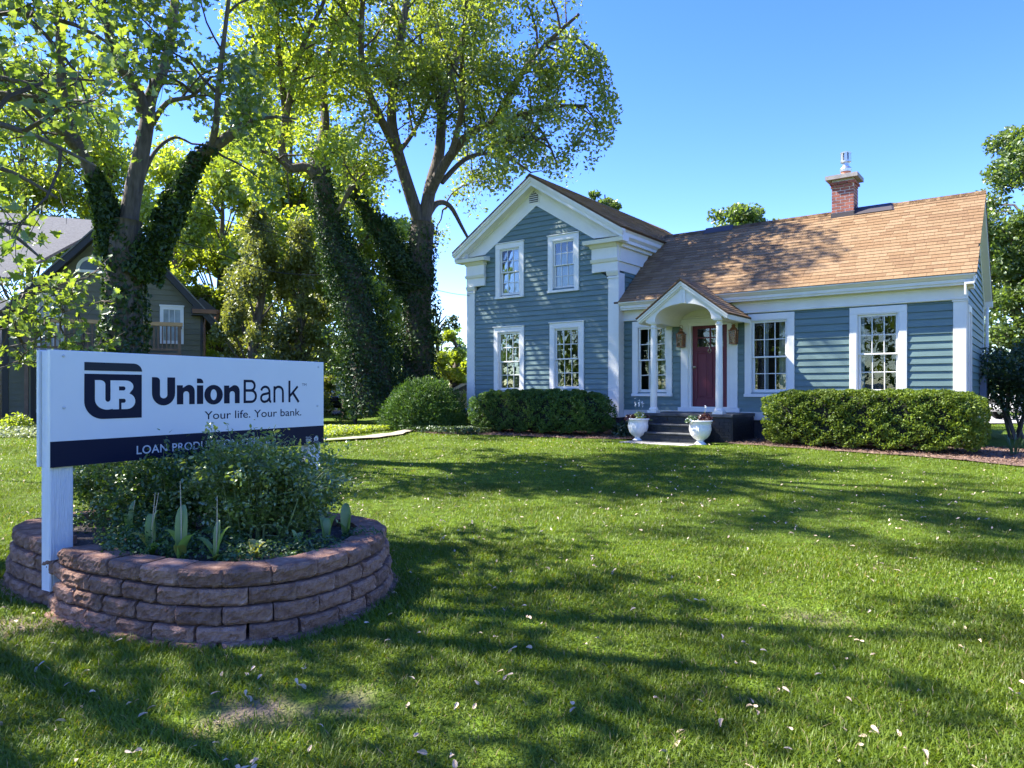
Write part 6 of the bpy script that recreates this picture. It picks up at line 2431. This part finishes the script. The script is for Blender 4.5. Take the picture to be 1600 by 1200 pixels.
def olive_house():
    xl = oloc(5, 600)[0]
    ax, az = oloc(179, 336)
    er = oloc(316, 482)[1]
    rr = (az - er) / (0 - ax)
    dl = 7.0
    el = az - rr * (ax - xl)
    W = MB()
    W.prism([(xl, -0.3), (0, -0.3), (0, er), (ax, az - 0.05), (xl, max(el, 3.0))], 'y', 0.03, 7)
    W.build('wall', OLV, oh)
    # clapboards
    z, e = -0.1, 0.19
    wins = []
    for (x0, y0, x1, y1) in ((250, 480, 287, 537), (57, 462, 100, 552), (49, 570, 84, 645)):
        a, b = oloc(x0, y1), oloc(x1, y0)
        wins.append((a[0], b[0], a[1], b[1]))
    while z < az - 0.2:
        zt = z + e
        a0 = max(xl, ax - (az - 0.1 - z) / rr)
        b0 = min(0.0, ax + (az - 0.1 - z) / rr)
        a1 = max(xl, ax - (az - 0.1 - zt) / rr)
        b1 = min(0.0, ax + (az - 0.1 - zt) / rr)
        if b1 > a1 + 0.1:
            MB().hexa([(a0, -0.022, z), (b0, -0.022, z), (b0, 0.03, z), (a0, 0.03, z)], [(a1, 0.0, zt + 0.01), (b1, 0.0, zt + 0.01), (b1, 0.03, zt + 0.01), (a1, 0.03, zt + 0.01)]).build('clapboard', OLV, oh)
        z += e
    m = MB()
    for sg in (-1, 1):
        run = (0.45 - ax) if sg > 0 else (ax - xl + 0.3)
        q = [(ax, az - 0.28), (ax + sg * run, az - 0.28 - rr * run), (ax + sg * run, az - rr * run), (ax, az)]
        m.prism(q if sg > 0 else q[::-1], 'y', -0.42, 0.05)
    m.build('rake_board', OLVT, oh)
    m = MB()
    for sg in (-1, 1):
        run = (0.5 - ax) if sg > 0 else (ax - xl + 0.35)
        q = [(ax, az), (ax + sg * run, az - rr * run), (ax + sg * run, az + 0.06 - rr * run), (ax, az + 0.06)]
        m.prism(q if sg > 0 else q[::-1], 'y', -0.46, 7.3)
    m.build('roof', GREYR, oh)
    # boxed eave return and brown gutter at the right corner
    m = MB()
    m.box(-0.35, 0.45, -0.45, 0.02, er - 0.28, er - 0.05)
    m.prism([(-0.35, er - 0.05), (0.45, er - 0.05), (-0.05, er + 0.35)], 'y', -0.4, 0.02)
    m.build('eave_return', OLVT, oh)
    m = MB()
    m.box(-0.32, 0.55, -0.53, -0.451, er - 0.22, er - 0.08)
    m.box(0.45, 0.56, -0.53, 7.2, er - 0.22, er - 0.08)
    m.tube([(0.12, -0.08, er - 0.25), (0.07, -0.06, er - 0.6), (0.07, -0.06, 0)], 0.045, 8)
    m.build('gutter', BRNT, oh)
    m = MB()
    m.box(-0.06, 0.02, -0.035, 0.1, -0.2, er - 0.1)
    m.build('corner_board', OLVT, oh)
    MB().box(xl - 0.03, xl + 0.14, -0.035, 0.1, -0.2, max(el, 3.0)).build('corner_board', OLVT, oh)
    for (a, b, c, d) in wins:
        w = MB()
        t = 0.11
        w.box(a, a + t, -0.06, 0.02, c, d)
        w.box(b - t, b, -0.06, 0.02, c, d)
        w.box(a + t, b - t, -0.06, 0.02, d - t, d)
        w.box(a + t, b - t, -0.07, 0.02, c, c + t)
        w.box(a - 0.02, b + 0.02, -0.08, 0.02, d, d + 0.05)
        f = w.build('window', WHITE, oh)
        MB().box(a + t, b - t, -0.031, -0.024, c + t, d - t).build('pane', mat('curtained_pane', (0.28, 0.32, 0.3), 0.15, 0.3, 3), f)
        w = MB()
        zm = (c + d) / 2
        w.box(a + t, b - t, -0.05, -0.032, zm - 0.025, zm + 0.025)
        for k in (1, 2):
            xx = a + t + (b - a - 2 * t) * k / 3
            w.box(xx - 0.01, xx + 0.01, -0.045, -0.0315, c + t, zm - 0.025)
            w.box(xx - 0.01, xx + 0.01, -0.045, -0.0315, zm + 0.025, d - t)
        w.build('sash', WHITE, f)
    # arched attic window
    a, b = oloc(119, 420), oloc(158, 392)
    cx_, cz_, r_ = (a[0] + b[0]) / 2 + 0.1, a[1] - 0.02, (b[0] - a[0]) / 2 + 0.1
    w = MB()
    n = 14
    for i in range(n):
        t0, t1 = math.pi * i / n, math.pi * (i + 1) / n
        q = [(cx_ + ro * math.cos(t), cz_ + ro * math.sin(t)) for ro, t in ((r_ - 0.1, t0), (r_, t0), (r_, t1), (r_ - 0.1, t1))]
        w.prism(q, 'y', -0.06, 0.02)
    w.box(cx_ - r_, cx_ + r_, -0.07, 0.02, cz_ - 0.09, cz_ - 0.001)
    f = w.build('arched_window', WHITE, oh)
    MB().prism([(cx_ + (r_ - 0.101) * math.cos(math.pi * i / n), cz_ + (r_ - 0.101) * math.sin(math.pi * i / n)) for i in range(n + 1)], 'y', -0.035, -0.025).build('pane', mat('dark_pane', (0.06, 0.075, 0.085), 0.12), f)
    # balcony: floor, posts, rails and balusters
    xa, xb = oloc(52, 520)[0], oloc(284, 520)[0]
    zr, zb = oloc(284, 514)[1], oloc(284, 552)[1]
    bal = MB().box(xa, xb, -1.3, 0.02, zb - 0.28, zb - 0.06).build('balcony', DECKW, oh)
    MB().box(xa - 0.05, xb + 0.05, -1.36, -1.2, zr - 0.02, zr + 0.10).build('top_rail', DECKN, bal)
    m = MB()
    m.box(xa, xb, -1.30, -1.22, zb + 0.02, zb + 0.09)
    m.box(xb - 0.08, xb, -1.2, 0.0, zr - 0.02, zr + 0.06)
    m.build('bottom_rail', DECKW, bal)
    x = xa + 0.05
    bm_ = None
    while x < xb - 0.03:
        if bm_ is None:
            o = MB().box(-0.02, 0.02, -0.02, 0.02, 0, zr - zb - 0.1).build('baluster', DECKW, bal)
            bm_ = o.data
        else:
            o = link('baluster', bm_, bal)
        o.location = (x, -1.26, zb + 0.085)
        x += 0.125
    for xx in (xa, (xa + xb) / 2, xb - 0.1):
        MB().box(xx, xx + 0.1, -1.33, -1.23, -0.2, zr - 0.021).build('balcony_post', DECKW, bal)
    # low side roof towards the camera's left: grey slope and dark porch corner
    m = MB()
    b0, b1 = oloc(4, 425), oloc(108, 348)
    m.add([(xl - 6, -0.3, b0[1] - 0.2), (xl + 0.2, -0.3, b0[1] - 0.2), (ax - 0.4, 3.6, b1[1] + 0.9), (xl - 6, 3.6, b1[1] + 0.9), (xl - 6, -0.3, b0[1] - 0.3), (xl + 0.2, -0.3, b0[1] - 0.3), (ax - 0.4, 3.6, b1[1] + 0.8), (xl - 6, 3.6, b1[1] + 0.8)],
          [(0, 1, 2, 3), (7, 6, 5, 4), (0, 4, 5, 1), (1, 5, 6, 2), (2, 6, 7, 3), (3, 7, 4, 0)])
    m.build('side_roof', GREYR, oh)
    m = MB()
    c0 = oloc(45, 562)
    m.box(xl + 0.9, xl + 1.02, -0.9, -0.78, -0.2, c0[1])
    m.box(xl + 0.4, xl + 2.6, -1.0, 0.02, c0[1], c0[1] + 0.16)
    m.build('porch_corner', OLVT, oh)


olive_house()

WSID = mat('pale_siding', (0.62, 0.62, 0.62), 0.6, 0.05)
ws = empty('white_house', (-17.05, 22.6, 0.2), R(24))
tag(ws, 'strip of a white-sided house with a brown downspout at the left edge', 'house')
MB().box(-6, -0.1, 0.02, 6, -0.2, 4.6).build('wall', WSID, ws)
z = 0.0
while z < 4.5:
    MB().hexa([(-6, -0.012, z), (-0.1, -0.012, z), (-0.1, 0.03, z), (-6, 0.03, z)], [(-6, 0.005, z + 0.135), (-0.1, 0.005, z + 0.135), (-0.1, 0.03, z + 0.135), (-6, 0.03, z + 0.135)]).build('clapboard', WSID, ws)
    z += 0.125
m = MB()
m.box(-0.1, 0.12, -0.05, 0.1, -0.2, 4.6)
m.tube([(0.2, -0.06, 0), (0.2, -0.06, 4.6)], 0.05, 8)
m.build('downspout', BRNT, ws)
MB().prism([(-0.3, 4.6), (0.1, 4.6), (3.2, 6.6), (2.8, 6.7)], 'x', -6.2, 0.3).build('roof', GREYR, ws)


# ------------------------------------------------------------------ parked cars
def car(loc, rz, label, paint, suv=True):
    c = empty('parked_car', loc, rz)
    tag(c, label, 'car', 'cars parked beyond the lawn')
    W = 0.92
    h = 0.0 if suv else -0.22
    low = [(-2.35, 0.42), (-2.38, 0.80), (-2.25, 0.98), (-1.15, 1.06 + h * 0.3), (-0.75, 1.10 + h * 0.3), (2.2, 1.12 + h * 0.3), (2.36, 0.9), (2.36, 0.45)]
    arch = lambda x0: [(x0 + 0.40 * math.cos(math.pi * k / 6), 0.36 + 0.40 * math.sin(math.pi * k / 6)) for k in range(7)]
    outline = low + [(2.0, 0.3)] + arch(1.42) + arch(-1.45) + [(-2.1, 0.3)]
    m = MB()
    m.prism(outline[::-1], 'y', -W, W)
    roof = [(-0.85, 1.09 + h * 0.3), (-0.15, 1.62 + h), (1.55, 1.68 + h), (2.18, 1.12 + h * 0.3)]
    t = 0.14
    b4 = [(roof[0][0], -W + .03, roof[0][1]), (roof[3][0], -W + .03, roof[3][1]), (roof[3][0], W - .03, roof[3][1]), (roof[0][0], W - .03, roof[0][1])]
    t4 = [(roof[1][0], -W + t, roof[1][1]), (roof[2][0], -W + t, roof[2][1]), (roof[2][0], W - t, roof[2][1]), (roof[1][0], W - t, roof[1][1])]
    m.hexa(b4, t4)
    m.build('body', paint, c)
    gm = CARGLASS
    for sg in (-1, 1):
        for xa, xb, xc, xd in ((-0.55, 0.45, 0.45, 0.0), (0.52, 1.75, 1.42, 0.52)):
            zt_ = 1.56 + h
            yo, yi = sg * (W - 0.035), sg * (W - t + 0.02)
            MB().add([(xa, yo + sg * .002, 1.14 + h * .3), (xb, yo + sg * .002, 1.14 + h * .3), (xc, yi + sg * .004, zt_), (xd, yi + sg * .004, zt_)], [(0, 1, 2, 3)] if sg < 0 else [(3, 2, 1, 0)]).build('side_window', gm, c)
    MB().add([(-0.80, -0.72, 1.145 + h * .3), (-0.80, 0.72, 1.145 + h * .3), (-0.205, 0.66, 1.59 + h), (-0.205, -0.66, 1.59 + h)], [(0, 3, 2, 1)]).build('windscreen', gm, c)
    for xw in (-1.45, 1.42):
        for sg in (-1, 1):
            w = MB()
            w.lathe([(0.20, -0.11), (0.33, -0.11), (0.35, -0.08), (0.35, 0.08), (0.33, 0.11), (0.20, 0.11)], 18)
            w.v = [(xw + p[0], sg * (W - 0.09) + p[2], 0.35 + p[1]) for p in w.v]
            wh = w.build('wheel', TYRE, c)
            w = MB()
            w.lathe([(0.21, -0.115), (0.05, -0.10), (0.05, 0.10), (0.21, 0.115)], 14)
            w.v = [(xw + p[0], sg * (W - 0.09) + p[2], 0.35 + p[1]) for p in w.v]
            w.build('rim', GALV, wh)
    for sg in (-1, 1):
        MB().box(-2.40, -2.30, sg * 0.62 - 0.18, sg * 0.62 + 0.18, 0.76, 0.92).build('headlight', HEADL, c)
        MB().box(2.33, 2.385, sg * 0.70 - 0.12, sg * 0.70 + 0.12, 0.75, 1.02).build('tail_light', TAILL, c)
    MB().box(-2.41, -2.37, -0.38, 0.38, 0.62, 0.80).build('grille', TYRE, c)
    return c


CARGLASS = mat('car_window', (0.02, 0.025, 0.03), 0.08, 0.1)
TYRE = mat('tyre_rubber', (0.012, 0.012, 0.012), 0.8)
HEADL = mat('headlight_lens', (0.6, 0.62, 0.65), 0.1)
TAILL = mat('tail_light_lens', (0.3, 0.01, 0.01), 0.2)
p = px(561, 640, 34)
car((p.x, p.y, 0.28), R(70), 'black off-road car in the shade behind the young tree', mat('black_car_paint', (0.012, 0.013, 0.016), 0.25))
p = px(595, 640, 33)
car((p.x, p.y, 0.28), R(110), 'dark blue-grey car beside it, half hidden by the yew bush', mat('slate_car_paint', (0.03, 0.036, 0.045), 0.22))
p = px(722, 640, 31)
car((p.x, p.y, 0.28), R(15), 'beige car showing between the yew bush and the house corner', mat('beige_car_paint', (0.34, 0.29, 0.24), 0.3), suv=False)
car((20.5, 27.0, 0.28), R(8), 'white car on the street at the right edge', mat('white_car_paint', (0.7, 0.7, 0.7), 0.25), suv=False)

# birdhouse on a pole, sapling, cables
p = px(533, 664, 26)
b = empty('birdhouse', (p.x, p.y, 0.24))
tag(b, 'small white birdhouse on a dark pole under the trees', 'birdhouse')
MB().tube([(0, 0, -0.1), (0, 0, 0.95)], 0.03, 8).build('pole', mat('dark_pole', (0.03, 0.03, 0.03), 0.7), b)
MB().box(-0.15, 0.15, -0.14, 0.14, 0.951, 1.33).build('nest_box', WHITE, b)
MB().box(-0.2, 0.2, -0.19, 0.19, 0.93, 0.95).build('tray', WHITE, b)
for k in range(3):
    for xx in (-0.07, 0.07):
        m = MB().lathe([(0.025, 0), (0.025, 0.004)], 10)
        m.v = [(xx + q[0], -0.1405 - q[2], 1.03 + 0.11 * k + q[1]) for q in m.v]
        m.build('entrance_hole', DARK, b)
MB().prism([(-0.2, 1.331), (0.2, 1.331), (0, 1.52)], 'y', -0.18, 0.18).build('roof', WHITE, b)

p = px(555, 664, 24)
make_tree('young_tree', 'thin young tree with a pale trunk by the curved path', 'tree', (p.x, p.y, 0.2), [limb([(555, 668), (556, 620), (553, 575), (548, 530)], 24, 0.07, 0.03, 0) + (0.35,), limb([(554, 590), (566, 560), (580, 535)], 24, 0.03, 0.01, 0) + (0.2,), limb([(553, 575), (538, 550), (530, 530)], 24, 0.03, 0.01, 0) + (0.2,)],
          95, 1800, 0.12, L_MID, per_m=3, l2=(0.5, 1.0), n3=4, l3=(0.3, 0.5), sides=6)

CAB = mat('black_cable', (0.01, 0.01, 0.01), 0.6)


def cable(label, pts, r_):
    P = catmull([tuple(q) for q in pts], 5)
    o = MB().tube(P, r_, 5).build('overhead_cable', CAB)
    tag(o, label, 'cable', 'overhead cables')


cable('thick service cable sagging from the ivy-wrapped maple towards the leaning maple', [px(255, 372, 13.6), px(330, 392, 15.5), px(430, 425, 19), px(520, 430, 23)], 0.012)
cable('thin wire crossing the trees to the top of the gable corner board', [px(280, 290, 14), px(400, 345, 16), px(560, 420, 19), px(690, 455, 21.5), hw(GX0 + 0.05, GW - 0.05, 3.3)], 0.008)
cable('thin wire running high between the ivy maple and the forked maple', [px(300, 330, 14), px(420, 362, 17), px(540, 390, 22)], 0.007)


# far trees round the horizon
def far_trees():
    P = []
    for k in range(380):
        a = R(-48 + 96 * k / 150) + rnd.uniform(-.01, .01) if k < 150 else R(48 + 264 * (k - 150) / 230) + rnd.uniform(-.02, .02)
        d = rnd.uniform(75, 110) if k < 150 else rnd.uniform(45, 75)
        h = rnd.uniform(5, 10) if k < 150 else rnd.uniform(8, 15)
        n = 90
        q = unit(rng.normal(size=(n, 3))) * rng.random((n, 1)) ** 0.4 * np.array([3.2, 3.2, h / 2])
        P.append(q + np.array([d * math.sin(a), d * math.cos(a), h / 2]))
    o = leafcloud('distant_trees', np.concatenate(P), 0.9, L_MID, None, DIAM)
    tag(o, 'far line of trees closing the view beyond the houses', 'trees', kind='stuff')


far_trees()


# ------------------------------------------------------------------ grass and fallen seeds
def grass():
    G1 = leafmat('grass_blade', (0.086, 0.142, 0.009), (0.155, 0.215, 0.016), 0.42, tcol=(1.35, 1.3, 0.4), gloss=0.02)
    rp = [n for n in G1.node_tree.nodes if n.type == 'VALTORGB'][0].color_ramp
    e = rp.elements.new(0.94)
    e.color = (0.155, 0.215, 0.016, 1)
    e = rp.elements.new(0.965)
    e.color = (0.26, 0.21, 0.09, 1)
    rp.elements[-1].color = (0.33, 0.27, 0.13, 1)
    mrn = [n for n in G1.node_tree.nodes if n.type == 'MAP_RANGE'][0]
    mrn.inputs['To Min'].default_value = 0.66
    mrn.inputs['To Max'].default_value = 1.28
    exc = [[tuple(p) for p in PLOOP[::6]]]
    hb = [hw(-8.0, -2.6), hw(-6.4, -3.0), hw(-4.5, -2.55), hw(-2.4, -2.35), hw(-1.25, -2.15), hw(-1.0, -2.85), hw(0.68, -2.85), hw(1.3, -1.85), hw(3.0, -2.05), hw(5.0, -2.24), hw(6.4, -2.62), hw(8.5, -2.98), hw(11, -2.5), hw(11, 8), hw(-8, 8)]
    exc.append([(p.x, p.y) for p in hb])
    exc.append([(p.x, p.y) for p in path])
    base = 0
    Vs, Ls, Ss = [], [], []
    for (ya, yb, dens, hh, wd, seg) in ((2.5, 4.2, 10500, 0.031, 0.0026, 2), (4.2, 6.5, 5400, 0.031, 0.0034, 2), (6.5, 10.0, 3000, 0.030, 0.0042, 1), (10.0, 15.0, 1200, 0.031, 0.0065, 1), (15.0, 26.0, 320, 0.034, 0.011, 1)):
        wmax = yb * 0.74 + 1.7
        n = int((yb - ya) * 2 * wmax * dens)
        X = rng.uniform(-wmax, wmax, n)
        Y = rng.uniform(ya, yb, n)
        ok = np.abs(X) < np.where(rng.random(n) < 0.5, Y * 0.74 + 1.6, Y * 0.74 + 0.3)
        for e in exc:
            ok &= ~in_poly(X, Y, e)
        # thin and bare patches
        pat = np.sin(X * 2.1 + 1.3 * np.sin(Y * 1.7)) * np.sin(Y * 2.6 + X) + 0.5 * np.sin(X * 6.3 + Y * 2) * np.sin(Y * 5.1)
        bare = np.exp(-((X + 1.15) ** 2 / 0.16 + (Y - 3.1) ** 2 / 0.03)) + np.exp(-((X + 2.95) ** 2 / 0.12 + (Y - 4.2) ** 2 / 0.06)) + 0.8 * np.exp(-((X + .75) ** 2 / 0.05 + (Y - 3.2) ** 2 / 0.01))
        ok &= rng.random(n) < np.clip(0.92 + 0.22 * pat - 0.95 * bare, 0.05, 1)
        X, Y, pat = X[ok], Y[ok], pat[ok]
        n = len(X)
        Z = gz(X, Y)
        H = hh * (0.55 + 0.8 * rng.random(n)) * (1 + 0.22 * pat)
        az = rng.random(n) * 2 * math.pi
        ln = H * (0.4 + 1.1 * rng.random(n))
        sx_, sy_ = np.cos(az + 1.2), np.sin(az + 1.2)
        w_ = wd * (0.7 + 0.6 * rng.random(n))
        B = np.c_[X, Y, Z - 0.004]
        side = np.c_[sx_, sy_, np.zeros(n)] * w_[:, None]
        lean = np.c_[np.cos(az), np.sin(az), np.zeros(n)] * ln[:, None]
        up = np.c_[np.zeros(n), np.zeros(n), H]
        if seg == 2:
            mid = B + lean * 0.35 + up * 0.62
            tip = B + lean + up
            vv = np.stack([B - side, B + side, mid + side * 0.8, mid - side * 0.8, tip], 1)
            tri = np.array([0, 1, 2, 0, 2, 3, 3, 2, 4])
            k = 5
        else:
            tip = B + lean + up
            vv = np.stack([B - side, B + side, tip], 1)
            tri = np.array([0, 1, 2])
            k = 3
        Vs.append(vv.reshape(-1, 3))
        Ls.append((np.arange(n)[:, None] * k + tri[None]).ravel() + base)
        base += n * k
    o = npmesh('grass', np.concatenate(Vs), 3, np.concatenate(Ls), G1)
    tag(o, 'short mown grass blades covering the lawn', 'grass', kind='stuff')


grass()


def seeds():
    m = mat('pale_samara', (0.48, 0.365, 0.235), 0.75, 0.12, 30, objvar=0.25)
    wing = [(0, 0), (0.010, 0.004), (0.022, 0.011), (0.034, 0.012), (0.041, 0.006), (0.040, -0.002), (0.030, -0.006), (0.014, -0.005), (0.004, -0.004)]
    metas = []
    for k in range(4):
        mb = MB()
        cv = 0.004 + 0.003 * k
        mb.add([(x, y, cv * math.sin(x / 0.041 * math.pi) + 0.001) for x, y in wing] + [(0.005, 0, 0.005)], [(0, 1, 9), (1, 2, 3, 4, 5, 6, 7, 9), (7, 8, 9), (8, 0, 9)])
        if k == 3:
            mb.add([(-x * 0.8, y * 0.9 + 0.3 * x, 0.004 * math.sin(x / 0.041 * math.pi)) for x, y in wing], [tuple(range(9))])
        me = bpy.data.meshes.new('maple_seed')
        me.from_pydata(mb.v, [], mb.f)
        me.materials.append(m)
        metas.append(me)
    bedp = [(p.x, p.y) for p in [hw(-8.0, -2.6), hw(-4.5, -2.55), hw(-1.0, -2.85), hw(1.3, -1.95), hw(5.0, -2.35), hw(8.5, -3.1), hw(11, 8), hw(-8, 8)]]
    pl = [tuple(p) for p in PLOOP[::6]]
    n = 0
    while n < 300:
        y = 2.6 + 6.0 * rnd.random() ** 1.25
        x = rnd.uniform(-0.74, 0.74) * y
        if in_poly(np.array([x]), np.array([y]), pl)[0]:
            continue
        o = link('maple_seed', metas[rnd.randrange(4)])
        s = rnd.uniform(0.75, 1.15)
        o.location = (x, y, float(gz(x, y)) + 0.016 + 0.014 * rnd.random())
        o.rotation_euler = (rnd.uniform(-.7, .7), rnd.uniform(-.6, .6), rnd.uniform(0, 6.28))
        o.scale = (s, s, s)
        tag(o, 'dry pale winged maple seed lying on the near lawn', 'seed', 'maple seeds fallen on the lawn')
        n += 1
    # the countless rest, farther out
    V, F = [], []
    N = 1200
    k = 0
    out = MB()
    while k < N:
        y = rnd.uniform(6.5, 17.5)
        x = rnd.uniform(-0.74, 0.74) * y
        if in_poly(np.array([x]), np.array([y]), pl)[0] or in_poly(np.array([x]), np.array([y]), bedp)[0]:
            continue
        z = float(gz(x, y)) + 0.038
        a = rnd.uniform(0, 6.28)
        ca, sa = math.cos(a), math.sin(a)
        L_, W_ = 0.020, 0.009
        t1, t2 = rnd.uniform(-.014, .014), rnd.uniform(-.006, .006)
        out.add([(x - ca * L_, y - sa * L_, z - t1), (x + sa * W_, y - ca * W_, z + t2), (x + ca * L_, y + sa * L_, z + t1), (x - sa * W_, y + ca * W_, z - t2)], [(0, 1, 2, 3)])
        k += 1
    o = out.build('maple_seeds', m)
    tag(o, 'tiny pale maple seeds scattered over the farther lawn', 'seeds', kind='stuff')


seeds()
